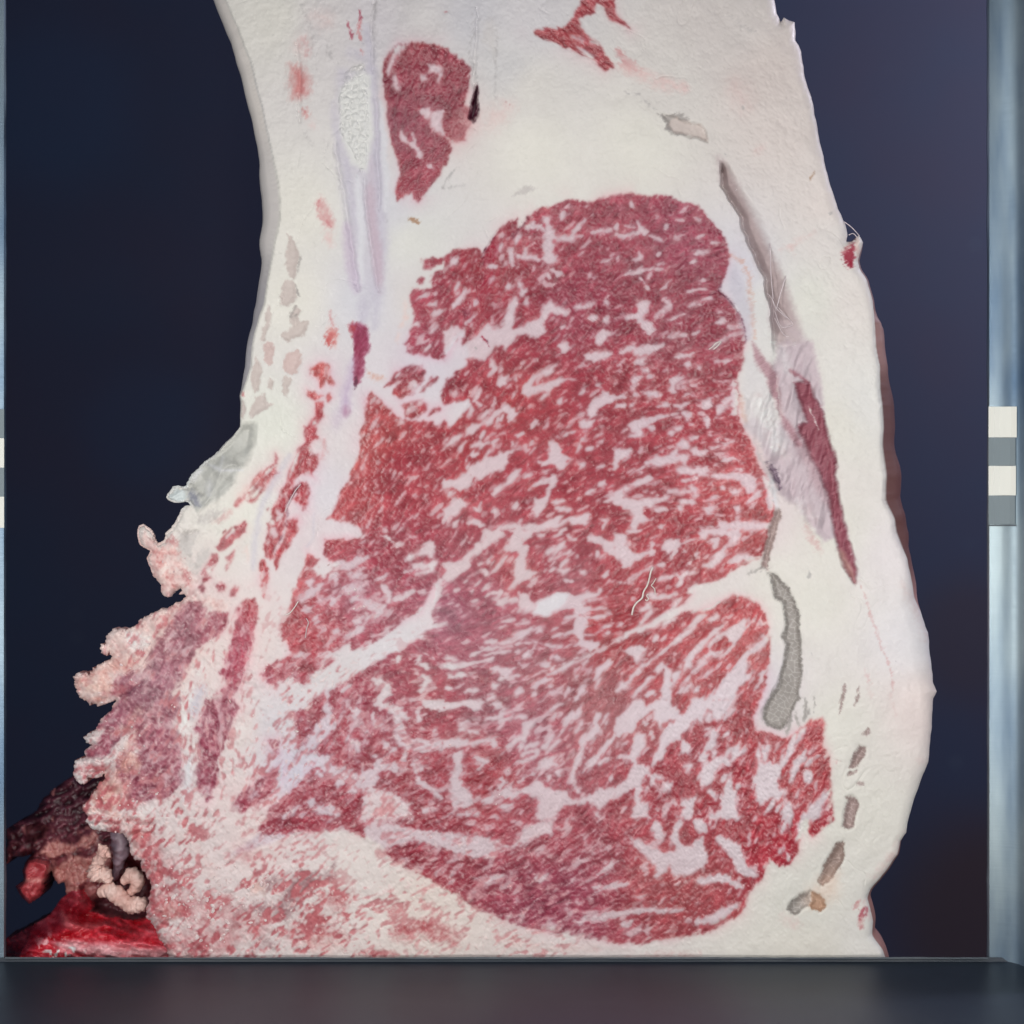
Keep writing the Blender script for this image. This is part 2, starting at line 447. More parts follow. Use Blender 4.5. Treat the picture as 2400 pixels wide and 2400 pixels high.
f 55 1000,1780 1100,1720 1220,1690
f 30 1180,1640 1370,1570 1560,1490 1660,1430 1830,1330
F 1690,1700 1710,1610 1790,1560 1900,1450 1890,1560 1800,1630 1740,1700
f 28 1500,1680 1640,1490
f 50 820,1870 880,1820
f 40 960,1900 1030,1860
f 40 1370,1900 1420,1800
f 50 1600,1780 1560,1830 1500,1920
f 35 1720,1800 1760,1700
f 60 480,1920 560,1900
f 30 1170,1900 1250,1830
f 25 1200,1780 1250,1700
T 1440 1240 4.83
F 0,60 100,60 160,110 130,180 200,270 290,280 400,240 410,140 470,130 470,70 500,60 480,140 450,200 470,290 370,300 330,330 230,370 180,440 80,430 80,350 0,320
f 30 130,40 300,10
F 530,200 570,130 640,110 740,120 730,190 700,240 640,260 570,250
f 30 760,210 800,270
f 25 660,270 640,330
F 740,160 850,120 940,110 960,40 1000,0 1400,0 1430,70 1400,130 1310,180 1270,200 1240,290 1170,370 1110,430 1000,420 1060,380 1180,250 1290,150 1320,90 1200,70 1060,70 1040,120 960,140 860,150
F 1300,330 1400,290 1500,270 1640,330 1560,360 1460,340 1400,400 1280,380
f 35 1070,170 1150,130 1130,220
f 40 910,290 960,280
f 45 500,400 560,390
f 45 830,380 860,400
f 20 190,590 320,480 440,440
f 18 20,610 200,610
F 670,500 740,530 790,500 900,480 790,560 760,640 690,650 740,580
f 25 520,570 660,520
F 820,680 960,620 1110,600 1300,550 1500,480 1740,500 1790,650 1780,760 1620,820 1530,760 1330,740 1200,850 1000,940 900,940 930,880 930,760 830,720
f 30 400,770 700,740
f 40 400,730 460,720
F 260,910 340,880 360,830 400,830 390,900 330,940
f 28 300,1060 370,990 420,940
f 40 50,1100 90,1070
F 220,1130 370,1080 480,1030 560,950 700,890 820,850 760,920 640,1000 520,1060 480,1110 350,1150 240,1180 150,1230 0,1270 0,1230 100,1220
f 35 540,1110 600,1060 700,990
f 30 660,860 760,780
F 100,1380 200,1330 300,1330 370,1350 320,1450 260,1520 200,1430
f 50 640,1300 760,1200 880,1130
f 22 500,1420 620,1310 740,1230 940,1090
f 40 830,1130 950,1020 1060,960
f 30 430,1270 480,1210
f 35 1050,1040 1130,1010 1160,960
F 790,1590 790,1500 880,1380 1000,1250 1120,1140 1240,1080 1230,1110 1110,1220 1050,1300 940,1400 900,1480 880,1550 780,1600 740,1700 680,1740 660,1650
F 1250,1140 1360,1070 1460,1040 1500,1000 1480,1170 1430,1230 1340,1300 1300,1270 1240,1180 1110,1290 1080,1370 1120,1400 1210,1390 1310,1310 1200,1410 1090,1430 1060,1480 1010,1550 960,1590 880,1620 1000,1490 1070,1390 1060,1290 1130,1210
f 28 1210,1450 1380,1270
F 560,1540 640,1590 640,1700 680,1760 640,1830 640,1932 500,1932 520,1830 570,1700 580,1600
f 40 340,1560 500,1430 600,1400
f 60 480,1620 560,1500
f 30 110,1800 230,1650 400,1500
f 35 30,1840 100,1740
f 40 200,1900 330,1780 450,1660
f 60 380,1880 460,1830
F 1010,1932 1130,1840 1250,1680 1400,1500 1500,1390 1640,1260 1740,1150 1750,1240 1640,1360 1540,1440 1490,1560 1480,1650 1550,1620 1520,1700 1400,1800 1360,1932
f 30 1560,1900 1640,1760 1700,1600
f 40 1640,1700 1740,1560
f 25 1500,1110 1590,1040
f 30 980,1700 1050,1640 1140,1580
f 22 740,1840 800,1750 850,1690
f 20 800,1850 880,1760
f 30 900,1860 950,1800
T 640 1640 4.83
F 1640,0 1932,0 1932,100 1830,110 1720,70
f 80 1160,40 1300,80 1420,120 1520,200
f 45 1120,160 1180,280 1300,330
F 1380,130 1440,180 1460,290 1520,400 1600,450 1932,440 1932,560 1700,590 1520,570 1420,480 1390,330
f 60 880,110 980,150 840,250
f 50 800,400 850,430 930,500 960,590
f 60 1220,500 1290,520
f 40 1040,400 1100,350
F 530,620 640,640 690,740 830,790 960,840 1000,800 1140,780 1180,700 1130,640 1250,680 1350,700 1420,740 1500,590 1500,700 1440,740 1400,820 1300,780 1210,800 1220,900 1120,990 1040,1060 960,1060 860,1070 840,930 740,960 650,840 560,790 440,740 340,720 420,600
F 560,220 650,150 700,230 740,280 620,400 540,470 420,560 340,660 240,800 150,960 80,1080 0,1160 0,1020 80,870 100,770 170,720 240,720 330,560 430,440 490,340
F 110,340 240,360 260,570 200,700 130,800 70,740 110,560
f 60 610,60 620,150
f 70 500,800 560,880
f 50 440,1130 440,1180
f 90 490,1240 640,1230 720,1280
F 980,1300 1040,1120 1100,1020 1250,1030 1400,1100 1540,1190 1580,1350 980,1350
F 1590,680 1700,690 1690,790 1640,830 1700,960 1830,1000 1900,1100 1700,1000 1620,960 1600,850
f 60 1690,1280 1820,1240
f 40 280,1220 200,1290 120,1340
f 45 1800,340 1840,360
f 60 1640,140 1650,250
f 40 1360,560 1360,620
T 1040 1640 4.83
F 0,30 140,30 230,0 430,0 430,100 340,110 240,70 120,90 0,90
f 60 560,50 660,90
f 30 500,220 630,170 770,130
f 35 640,240 760,200
f 60 160,250 250,280 180,330
f 25 280,340 380,370
F 0,460 120,450 270,470 450,450 580,430 610,560 560,570 530,490 380,490 240,520 120,540 0,570
F 800,430 880,380 920,310 890,260 950,250 1080,210 980,310 950,400 900,450 820,480 720,560 640,610 690,560
f 35 830,200 910,190
f 30 860,580 870,500
f 35 910,540 1070,480
f 35 820,730 940,680 1060,620
f 22 880,620 1040,570 1060,600
f 40 1140,530 1180,470 1230,390
f 35 1160,600 1270,480 1300,430
F 1160,150 1210,110 1320,40 1260,110
F 1340,330 1360,230 1480,130 1570,50 1560,150 1440,260 1350,350 1300,420
f 25 1230,230 1310,150
F 1730,140 1770,150 1740,290 1760,330 1680,430 1600,500 1560,600 1570,650 1500,790 1460,950 1410,930 1470,730 1540,560 1530,460 1630,390 1690,290
f 40 1780,280 1870,170
F 1590,810 1600,720 1700,630 1790,540 1870,430 1932,260 1932,460 1830,560 1760,680 1640,790
f 30 1760,720 1850,660
f 25 1490,350 1570,240
F 1060,790 1100,700 1160,670 1280,640 1230,700 1280,740 1180,790
f 60 1270,830 1320,810
f 30 1200,870 1190,930
f 45 340,650 420,670 500,700 380,770
f 50 590,960 640,900 680,930 620,1000
f 45 840,940 890,900
f 30 870,900 980,850 1060,820
f 50 1500,1010 1520,1040
F 120,600 210,600 210,720 180,860 230,960 320,1080 320,1180 200,1210 110,1240 60,1130 90,980 80,860 130,760
F 640,1040 760,960 780,1040 960,980 1080,910 1180,990 1260,1040 1400,1050 1440,1130 1560,1130 1700,1050 1760,1000 1932,1010 1932,1130 1840,1160 1770,1240 1700,1180 1560,1170 1350,1200 1280,1260 1240,1350 1040,1350 1080,1200 1080,1110 960,1080 860,1070 760,1150 600,1090 540,1170 400,1160
f 45 160,1290 300,1290 400,1280
f 50 1700,1290 1740,1320
f 30 600,1230 800,1180
f 40 1900,850 1880,920
T 1440 1640 4.83
F 0,240 100,160 220,20 320,0 310,60 380,90 460,0 620,0 620,90 700,60 720,160 760,170 830,120 900,0 1350,0 1330,70 1200,240 1170,270 1130,240 1110,120 1060,100 1040,170 1000,260 940,230 860,270 820,330 760,400 770,470 690,470 610,520 520,470 560,360 640,260 720,220 640,230 540,250 520,340 510,240 440,230 460,110 390,130 290,230 220,360 120,380 0,430
F 230,400 350,390 330,530 270,670 260,740 390,760 410,840 520,870 560,900 460,900 370,860 310,980 370,1000 290,1060 300,1190 390,1190 360,1300 400,1350 190,1350 230,1200 220,1020 100,1060 0,1140 0,1020 100,950 190,800 210,730 60,650 150,610 210,500
f 45 350,270 350,240
f 45 400,350 430,430
F 440,740 440,640 530,470 600,470 560,640 480,700
F 740,560 770,470 840,500 860,560 840,620 760,600
f 45 970,600 960,610
F 1080,470 1100,330 1020,350 1150,330 1220,290 1180,380 1130,450 1150,520 1060,600 1080,640 1020,720 960,690
f 45 1090,170 1080,260
F 1060,690 1200,640 1320,580 1420,460 1410,600 1330,700 1330,580 1280,620 1300,740 1220,720 1150,780 1130,880 1040,960 980,990 970,860 1010,740
f 30 1110,650 1150,580
F 1600,640 1640,500 1660,640 1660,740 1740,740 1740,860 1780,880 1840,760 1890,790 1850,1010 1932,990 1932,1080 1840,1160 1780,1080 1680,1200 1620,1160 1590,1050 1600,960 1560,1000 1620,860 1630,740
F 1230,1010 1300,900 1320,860 1350,960 1310,1000 1370,1050 1370,1240 1400,1350 1060,1350 1080,1230 1130,1290 1190,1240 1210,1120 1230,1060
f 50 1220,920 1250,870
f 60 1060,1040 1100,1060 1120,1100
F 560,930 640,950 620,1000 510,1040 550,980
F 680,1180 740,1200 830,1110 920,1060 900,1200 880,1350 720,1330 790,1220
f 30 430,900 460,960
f 30 490,1270 510,1250
f 50 1730,520 1730,620
f 45 1260,400 1280,380
f 30 1240,240 1340,120
f 40 810,760 870,740 830,830
f 50 1400,990 1420,960
f 40 1370,640 1480,560
f 30 1700,1300 1790,1150
f 35 1900,1180 1830,1280
T 1600 1600 2.415
F 405,550 470,450 560,470 540,620 480,660 430,640
f 25 450,370 470,450
f 40 640,300 600,400 560,480
F 640,440 700,380 700,420 640,520 600,560
f 60 700,520 720,560
f 50 600,700 580,780
F 650,800 700,740 760,660 840,600 800,720 720,800 690,880 640,900
f 35 560,850 620,740
f 60 250,650 240,760
f 22 690,260 640,340
f 20 760,420 700,470
f 12 545,960 570,930 590,1000
# under the caption
T 1060 1900 2.415
F -500,60 -100,120 120,140 330,200 430,90 560,60 560,120 470,150 330,220 200,260 60,250 -60,200 -250,170 -420,230 -500,200
f 60 1150,70 1180,160
f 40 1290,60 1250,160 1310,220
F 1000,160 1110,190 1200,250 1350,200 1420,150 1440,300 1340,360 1250,360 1230,310 1160,380 1140,300
f 60 1380,60 1430,110
f 70 1520,160 1600,220 1640,320 1700,360
f 40 1400,400 1540,380 1640,440
f 30 820,370 870,330 920,290
f 50 480,380 520,370
f 40 560,660 580,670
f 40 960,650 1000,640
f 30 700,640 860,600 1100,560 1300,560
f 40 1380,640 1480,610 1600,540
f 30 800,440 1000,420
f 30 150,400 300,380
T 360 1900 2.76
F 480,170 620,140 900,150 1250,120 1370,190 1500,300 1560,430 1750,560 1908,700 1908,960 1300,960 1000,900 900,600 700,450 500,330
T 1040 840 4.83
M 110,185 150,145 200,130 218,160 180,185
# islands: spinalis bits, left
T 640 440 4.83
M 1680,800 1760,790 1932,775 1932,880 1860,890 1760,945 1715,920 1700,860
M 1645,1040 1680,1000 1725,1030 1700,1075 1650,1075
M 1765,1055 1800,990 1880,940 1932,925 1932,1010 1850,1060 1790,1070
f 22 1660,1240 1760,1215
f 20 1750,1340 1850,1310
f 25 1800,1450 1900,1380
f 25 1570,1570 1650,1540
f 22 1780,1640 1850,1560
f 30 1700,1860 1780,1760
c pale 0.7 10 45 1490,1300 1500,1460 1460,1560
c pale 0.5 10 45 1440,1650 1410,1740
c pink 0.75 14 80 530,110 510,200 560,330 640,430 610,560 650,650
c rose 0.6 6 25 530,120 500,240 555,330 640,450
C red 0.9 6 650,1580 700,1590 720,1650 690,1750 640,1800 590,1740 610,1670
c rose 0.7 5 35 640,1390 660,1480 690,1560 740,1610
c pink 0.8 10 90 640,1560 700,1700 690,1800
T 640 840 4.83
M 1270,330 1380,160 1500,100 1680,80 1710,200 1680,290 1600,400 1450,470 1360,390 1390,300
M 1730,270 1780,200 1850,200 1830,270 1740,330 1720,390 1660,400 1680,320
M 1450,540 1550,500 1700,460 1750,530 1720,620 1600,690 1500,680
M 1750,650 1780,580 1880,520 1900,580 1800,620
f 45 1560,260 1620,300 1560,330
f 22 1400,200 1450,170
f 25 1600,560 1530,620
c orange 0.55 10 30 1080,180 1150,230 1240,220
Z strip 430,110 535,45 625,70 660,200 700,300 640,330 600,250 560,340 505,340 500,240 440,190
Z strip 380,340 430,370 500,400 540,380 555,420 480,480 400,440
Z strip 480,490 560,490 560,600 580,660 500,760 480,860 520,900 420,990 360,960 370,840 410,720 470,640
M 640,400 660,440 620,500 590,420
Z strip 290,1000 400,960 400,1100 520,1090 510,1200 440,1290 480,1370 430,1340 300,1310 250,1370 240,1500 200,1600 140,1720 100,1932 0,1932 0,1700 60,1620 150,1430 190,1280 250,1100
Z strip 330,1400 390,1440 410,1520 370,1720 310,1660 230,1590 300,1560 250,1500
M 150,1932 190,1850 270,1780 300,1850 280,1932
f 18 280,1080 250,1200 210,1320
f 40 470,720 490,740
f 40 440,1020 500,980 540,930
c rose 0.5 8 30 580,920 590,1060 520,1180
T 350 1000 4.83
M 1430,290 1450,330 1430,480 1470,520 1420,580 1330,720 1230,830 1150,880 1120,840 1200,760 1130,790 1060,870 980,950 950,900 1000,840 1100,760 1120,690 1200,590 1300,510 1400,400
f 12 1430,560 1300,660 1180,800
f 12 1380,480 1240,620 1130,740
f 14 1440,430 1350,500
Z strip 1760,-10 1900,-10 1890,130 1830,200 1830,320 1900,330 1900,470 1820,560 1700,550 1640,600 1580,700 1590,840 1550,960 1540,1100 1500,1260 1410,1400 1430,1480 1400,1540 1330,1470 1270,1400 1320,1220 1330,1100 1420,1090 1360,970 1430,850 1500,720 1560,640 1580,540 1640,380 1700,250 1760,180
Z strip 1700,630 1770,620 1810,700 1780,870 1740,950 1690,870 1620,830 1700,760 1650,700
Z strip 1560,1060 1690,1010 1690,1150 1600,1330 1500,1450 1440,1630 1400,1540 1420,1400 1520,1250
Z strip 1260,1480 1330,1550 1370,1640 1340,1800 1310,1932 1280,1900 1250,1650
M 740,1350 850,1180 960,1130 1080,1065 1110,1100 1090,1200 980,1280 880,1380 790,1420
f 20 870,1240 960,1180
M 870,1500 960,1390 1000,1340 970,1480 900,1590 870,1620
M 700,1430 770,1440 760,1550 700,1640 600,1700 570,1650 660,1530
f 50 690,1600 640,1640
M 590,1720 650,1680 720,1710 680,1760 610,1760
M 760,1790 830,1740 900,1800 870,1870 790,1880
M 920,1880 960,1790 1030,1800 1000,1932 920,1932
M 560,1800 620,1800 640,1870 580,1880
f 25 1440,960 1500,1010 1450,1060
f 25 1390,1150 1420,1240
f 30 1350,1310 1340,1320
c rose 0.55 10 50 720,1070 860,1000 920,970
c pale 0.6 10 30 1110,1380 1105,1500
c gristle 0.55 8 70 1580,330 1450,560 1290,880 1230,1050 1190,1300 1175,1600
c dark 0.5 4 8 1700,640 1600,800 1550,930 1580,960 1540,1130
c dark 0.45 4 10 1530,1200 1450,1330 1410,1450
c gristle 0.5 6 20 1860,980 1850,1260 1790,1350
c pale 0.5 14 80 1120,700 1000,800
C fatsh 0.75 10 560,1000 700,950 830,960 800,1000 700,1060 560,1110 530,1080
C fatsh 0.85 8 400,1200 560,1190 590,1210 500,1260 490,1340 470,1440 440,1490 330,1420 330,1320 340,1250
C fatsh 0.85 8 520,1480 610,1360 690,1410 700,1440 640,1540 570,1640 500,1650
C fatsh 0.6 8 310,1430 430,1480 500,1550 520,1640 420,1600
C fatsh2 0.6 6 380,1200 480,1160 560,1150 500,1190 410,1220
C pinkmeat 0.8 6 190,1300 260,1250 320,1300 310,1370 230,1340
C crumb 0.95 10 -60,1180 20,1250 80,1250 60,1310 130,1340 290,1360 320,1430 410,1560 430,1670 520,1740 480,1790 400,1800 350,1900 250,1880 180,1960 130,1900 110,1800 40,1700 -20,1500 20,1440 -80,1340
c blotch 0.55 16 90 100,1420 180,1440 280,1440
c blotch 0.6 12 60 140,1490 140,1570
c blotch 0.6 12 50 200,1660 270,1770 290,1860
c crumbred 0.6 12 70 390,1660 440,1760
T 640 440 4.83
C magenta 0.95 6 860,1540 920,1530 1000,1510 1090,1580 1095,1800 1050,1900 1000,1932 950,1932 915,1830 905,1700
C red 0.5 8 860,1540 930,1540 950,1640 900,1680
c magenta 0.9 4 30 985,1900 980,2000 955,2100 945,2220
c gristle 0.8 12 130 1010,1250 1020,1400 1010,1520
T 150 1400 3.864
Z neck 1060,60 1180,20 1270,20 1290,120 1250,260 1340,100 1500,130 1440,300 1340,370 1200,480 1140,620 1050,780 950,880 1050,900 1030,1220 1080,1380 1090,1650 1000,1760 900,1830 700,1850 560,1800 380,1700 480,1500 600,1300 650,1200 560,1230 380,1440 200,1460 180,1400 400,1200 290,1180 430,1000 560,880 380,900 470,680 740,640 800,430 900,330 950,230
Z neck 1560,100 1620,20 1720,20 1770,110 1730,260 1690,480 1640,640 1600,780 1520,900 1600,1000 1530,1100 1480,1260 1440,1340 1370,1500 1400,1600 1350,1830 1300,1860 1200,1720 1190,1600 1220,1400 1230,1250 1170,1200 1230,1170 1260,960 1420,850 1500,780 1420,680 1480,500 1540,280
M 1780,700 1850,620 1932,640 1932,820 1840,780
M 1840,1290 1932,1270 1932,1420 1880,1380
M 1540,1800 1700,1700 1850,1600 1932,1550 2010,1500 1990,1650 1932,1740 1800,1830 1640,1950 1500,1932
c white 0.85 18 120 1250,600 1180,780 1110,1000 1080,1220 1110,1400 1130,1600 1090,1800
c gristle 0.8 16 80 1260,830 1190,960 1170,1080
c gristle 0.5 16 60 1120,1450 1130,1600 1120,1840
c white 0.7 25 130 1600,1100 1560,1250
c pink 0.4 14 60 860,200 800,330 760,560
c fatsh 0.5 14 100 700,300 780,260 760,420 640,380
C crumb 0.85 14 340,420 400,350 470,290 560,290 640,270 700,220 780,160 940,110 1040,50 1050,100 930,230 860,330 780,480 700,600 470,680 420,580 440,540 420,490 340,510
C fleshy 0.95 18 250,640 420,570 560,540 640,600 560,680 470,700 430,830 400,910 330,980 210,960 140,900 90,800 90,710 140,690 240,690
c blotch 0.5 14 50 260,650 330,700
C white 0.8 8 560,300 640,310 790,360 770,420 720,480 640,490 580,430
c crumbred 0.8 8 40 660,510 700,510
c crumbred 0.6 20 100 480,860 560,820
C fleshy 0.95 10 600,1240 650,1200 660,1330 690,1380 690,1590 560,1600 500,1500 490,1450 560,1380
c white 0.9 8 60 630,1390 690,1400
c fleshy 0.95 8 95 820,1650 825,1655
C fleshy 0.8 14 350,1620 480,1540 600,1620 600,1760 560,1830 500,1940 160,1940 180,1880 250,1830 280,1760 330,1680
c crumbred 0.7 14 70 330,1760 340,1850
c crumbred 0.8 10 60 130,1560 300,1550 380,1540
C white 0.95 5 180,1290 280,1290 300,1310 200,1330
c rose 0.5 12 60 300,1320 250,1400
c dark 0.7 8 14 740,740 600,870 520,900
c dark 0.4 8 12 640,1120 520,1220 400,1400
c fleshy 0.75 12 60 690,990 640,1100 560,1190 430,1240
C crumb 0.9 10 1060,-20 1280,0 1490,40 1480,100 1430,120 1330,80 1250,30
c pale 0.4 14 50 840,980 900,1100
c white 0.5 20 120 400,1700 500,1780
T 0 1800 3.864
C crumb 0.6 14 840,400 1000,380 1250,440 1380,460 1390,640 1200,700 1100,600 900,560
C fleshy 0.75 14 830,250 950,100 1100,120 1150,250 1050,420 930,380 760,400 750,350
c crumbred 0.75 8 40 870,430 960,470 1080,480
c crumbred 0.75 8 40 1170,460 1280,500 1380,490
c crumbred 0.6 8 40 1000,540 1080,560
c crumbred 0.6 8 40 1150,600 1250,560 1370,580
c crumbred 0.6 10 60 900,250 880,330
c crumbred 0.6 10 50 1180,300 1160,380
c white 0.7 10 70 1220,430 1330,380 1400,340
c white 0.8 8 50 850,520 960,560
C crumbred 0.7 20 1200,650 1390,600 1500,700 1500,1400 1360,1300 1350,1050 1290,880
c fleshy 0.8 14 80 1220,720 1220,790
c crumb 0.6 14 60 1330,860 1340,960
c blotch 0.4 20 100 1180,620 1300,600
# under caption colours
T 360 1900 2.76
C whitep 0.7 30 10,80 480,70 500,150 480,330 560,400 700,450 710,520 520,540 380,560 20,540
c pink 0.4 20 60 60,160 240,180 300,300
c pink 0.4 20 60 330,330 400,430
C debris 0.8 12 720,460 780,420 860,420 960,380 1100,400 1180,330 1160,430 1000,520 920,640 860,700 600,640 650,600 800,600 860,520 790,500 720,520
c crumbred 0.6 12 70 440,600 480,560
c crumbred 0.5 12 60 1180,580 1220,600
c crumbred 0.5 14 80 1060,640 1070,820
c crumbred 0.6 14 70 1600,770 1750,760 1850,830
c crumbred 0.6 10 60 1370,930 1560,930
c debris 0.7 10 90 250,900 330,930
c debris 0.6 10 80 640,880 760,870
c debris 0.5 10 60 560,620 520,700 560,760
c fleshy 0.6 14 110 60,640 180,640
c fleshy 0.6 14 90 650,480 690,520
c crumbred 0.5 14 90 40,900 120,880
c blotch 0.45 20 120 1000,850 1200,860
# oval muscle
T 800 0 2.415
Z oval 240,330 280,290 320,250 420,240 560,260 680,320 735,390 720,450 725,530 690,580 730,620 740,700 700,790 660,805 620,800 630,850 600,920 540,1010 490,1090 440,1140 410,1130 400,1090 370,1100 320,1130 300,1090 310,1040 330,1000 320,900 270,810 250,600 232,420
F 500,380 560,370 575,430 555,470 545,410 500,400
f 30 468,440 474,446
F 440,620 490,610 510,640 480,665
F 515,640 575,620 570,700 600,780 640,800 560,750 510,710
f 28 330,740 350,790 400,820 450,890
f 14 400,760 420,850
f 26 490,930 520,950
f 16 320,260 270,400
f 12 350,250 345,280
f 16 310,430 325,500
C pinkmeat 0.4 14 620,640 700,600 730,640 735,700 690,790 650,800 600,740
C magdark 0.95 4 766,500 770,640 755,685 735,670 740,600
D 10 4 766,500 770,640 755,685 735,670 740,600
c greyline 0.5 4 7 760,80 750,150 735,260 730,340 765,420 768,500
c greyline 0.4 6 10 205,0 180,120 180,300 215,600 240,900 250,1250
c whiteb 0.5 10 40 215,700 230,950
C fatsh 0.45 14 800,120 850,110 880,160 870,330 830,250 790,230
c greyline 0.35 4 8 880,160 870,560
C fatsh 0.9 4 950,1115 1000,1080 1050,1050 1110,1060 1040,1100 980,1110
c greyline 0.6 3 8 660,950 600,1010 570,1070
c greyline 0.4 4 6 570,1070 700,1040
c pink 0.5 26 110 700,680 830,690 950,600
c crumbred 0.5 6 14 940,590 945,605
c brownspot 0.8 4 18 400,1230 440,1265
c crumbred 0.4 4 10 590,66 592,70
Z corner 1090,170 1160,165 1250,165 1300,120 1330,50 1380,-10 1540,-10 1560,70 1610,120 1635,170 1560,130 1510,110 1490,50 1450,20 1440,80 1350,100 1350,150 1420,210 1480,270 1540,380 1500,400 1400,330 1300,290 1160,220 1100,195
f 10 1300,210 1450,250
f 12 1340,270 1430,340
c rose 0.6 8 45 1560,290 1600,340 1680,400
c pink 0.7 12 80 1600,380 1700,430 1850,480 1960,510
c rose 0.35 5 10 1570,280 1610,330
c greyline 0.4 4 8 1600,520 1680,540 1780,620
C greyp 0.9 4 1785,640 1840,650 1900,640 1960,660 1960,770 1900,770 1840,740 1840,690
T 1600 0 2.415
C pinkgrey 0.95 4 -40,660 20,690 100,700 130,740 140,795 60,775 0,760 -60,760 -80,700
D 9 6 -110,645 -40,660 20,690 100,700 130,740 140,795 60,775 0,760 -60,760 -80,700
c pink 0.4 30 110 300,470 360,620
c pink 0.55 12 40 400,860 450,830
c pink 0.7 10 30 610,1390 630,1420
c pink 0.35 10 20 560,1410 740,1320
c greyline 0.5 3 10 240,870 250,880
c greyline 0.5 3 10 340,600 342,606
c brownspot 0.6 3 14 740,970 720,1010
c greyline 0.6 3 12 830,1215 840,1205
c greyline 0.3 4 6 250,80 330,150 430,180
C bloodred 0.95 5 905,1440 940,1400 970,1370 975,1420 970,1500 940,1525 925,1490
c pale 0.8 6 30 990,1350 990,1460
c pinkmeat 0.6 6 26 905,1440 960,1370
# right side cavity
C cavity 1 14 205,890 235,910 270,980 325,1070 385,1180 435,1300 485,1390 535,1480 575,1600 615,1710 655,1810 710,1990 545,1990 505,1850 500,1750 470,1660 470,1590 430,1510 400,1430 365,1360 340,1290 330,1230 290,1170 250,1110 220,1050 215,960
Q 205,890 250,910 290,970 350,1060 410,1170 460,1290 510,1380 560,1470 600,1590 640,1700 680,1800 735,1960 545,1960 505,1850 500,1750 470,1660 470,1590 430,1510 400,1430 365,1360 340,1290 330,1230 290,1170 250,1110 220,1050 215,960
c membrane 0.6 14 40 500,1700 520,1800 600,1860 690,1920
c orange 0.45 8 14 270,1440 340,1470 380,1560 375,1680 390,1800 410,1900
c gristle 0.6 12 90 290,1520 300,1640 350,1750 360,1900
T 1600 800 2.415
c orange 0.4 8 22 330,300 340,420 385,490
C membrane 0.95 8 540,0 740,0 780,200 800,420 850,640 870,850 930,1080 990,1300 985,1370 940,1320 880,1180 870,1110 800,1130 740,1060 650,930 580,890 530,830 490,700 430,560 350,480 400,430 520,500 560,420 545,300 500,160 540,80
C fatlav 0.6 16 350,60 430,110 500,240 540,420 600,560 560,640 500,620 430,560 360,480 340,300
C rosegrey 0.9 7 395,0 470,100 530,180 555,290 560,400 640,510 680,600 640,590 560,470 520,320 470,200 410,100
C wine 0.95 6 640,230 720,235 740,310 780,370 820,500 860,640 865,780 890,900 920,1040 950,1150 985,1290 975,1370 920,1290 880,1170 850,1040 825,880 790,780 740,690 700,600 640,480 700,450 660,330
c wine 0.8 5 24 610,160 660,190 720,240
c membrane 0.8 8 60 600,0 640,120 700,200
C tan 0.8 8 880,1170 920,1200 960,1290 980,1360 930,1310 890,1230
D 14 8 640,230 720,235 740,310 780,370 820,500 860,640 865,780 890,900 920,1040 950,1150 985,1290 975,1370 920,1290 880,1170 850,1040 825,880 790,780 740,690 700,600 640,480 700,450 660,330
D 7 20 540,0 740,0 780,200 800,420 850,640 870,850 930,1080 880,1100 800,1130 740,1060 650,930 580,890 530,830 490,700 560,640 640,600 560,420 545,300 500,160 540,80
C darkgap 0.9 5 480,690 520,720 550,800 545,835 510,780
D 10 5 480,690 520,720 550,800 545,835 510,780
c white 0.9 3 5 710,370 740,430 770,500
c white 0.7 3 4 530,190 545,300 550,400
c white 0.85 3 7 505,600 530,615 545,580
c white 0.6 3 6 500,505 515,510
c whiteb 0.9 6 26 490,760 520,860 540,930
c greyline 0.4 6 16 400,560 480,740 520,870
c rose 0.45 10 26 700,1050 730,1110 780,1190
c rose 0.4 4 8 1000,1360 1060,1540 1130,1720 1180,1880 1190,1980
c rose 0.35 6 14 1040,1860 1060,1932
c greyline 0.6 3 10 710,1300 720,1330
c greyline 0.6 2 4 730,1770 742,1778
c greyline 0.6 2 5 1205,1806 1208,1808
c pink 0.4 14 30 1250,1380 1340,1560 1390,1700
# grey pockets
G grey 13 485,1310 540,1330 590,1390 640,1480 665,1560 665,1700 678,1800 670,1932 662,2020 640,2080 600,2162 560,2197 490,2182 455,2142 455,2082 480,2032 525,1962 545,1932 570,1830 580,1720 560,1670 580,1600 570,1500 520,1460 510,1400
G greypink 11 545,940 558,960 552,1010 530,1060 505,1180 490,1250 485,1300 450,1290 465,1170 490,1050 522,970
c greyp 0.7 4 16 370,1310 430,1290 480,1290
T 1600 1600 2.415
c greyp 0.9 3 17 690,85 700,140 685,230
c greyp 0.9 3 12 705,120 718,180
c greyp 0.9 3 7 742,80 748,120 742,160
c greyp 0.95 4 26 620,180 595,280
c greyp 0.8 3 14 640,170 660,260
c greypink 0.95 3 17 912,10 900,80 885,170
c greypink 0.9 3 13 1002,20 985,80 978,130
c greypink 0.9 3 32 1045,265 1040,290
c greypink 0.7 3 20 1015,290 1040,285
G greypink 11 1000,350 1040,365 1030,410 985,470 940,485 950,440 980,390
G greypink 9 995,492 960,515 935,530 950,500
c greypink 0.8 3 22 995,572 1020,566
G greypink 13 930,650 960,640 985,665 997,690 985,760 975,790 970,820 940,832 905,818 910,740
G greybrown 13 915,895 912,980 890,1050 830,1120 790,1140 775,1120 800,1030 850,950 880,910
G grey 13 725,1180 660,1200 610,1250 595,1290 640,1325 680,1290 715,1265 730,1240
G brown 10 728,1180 770,1190 795,1220 805,1270 780,1300 740,1285 722,1262 733,1235
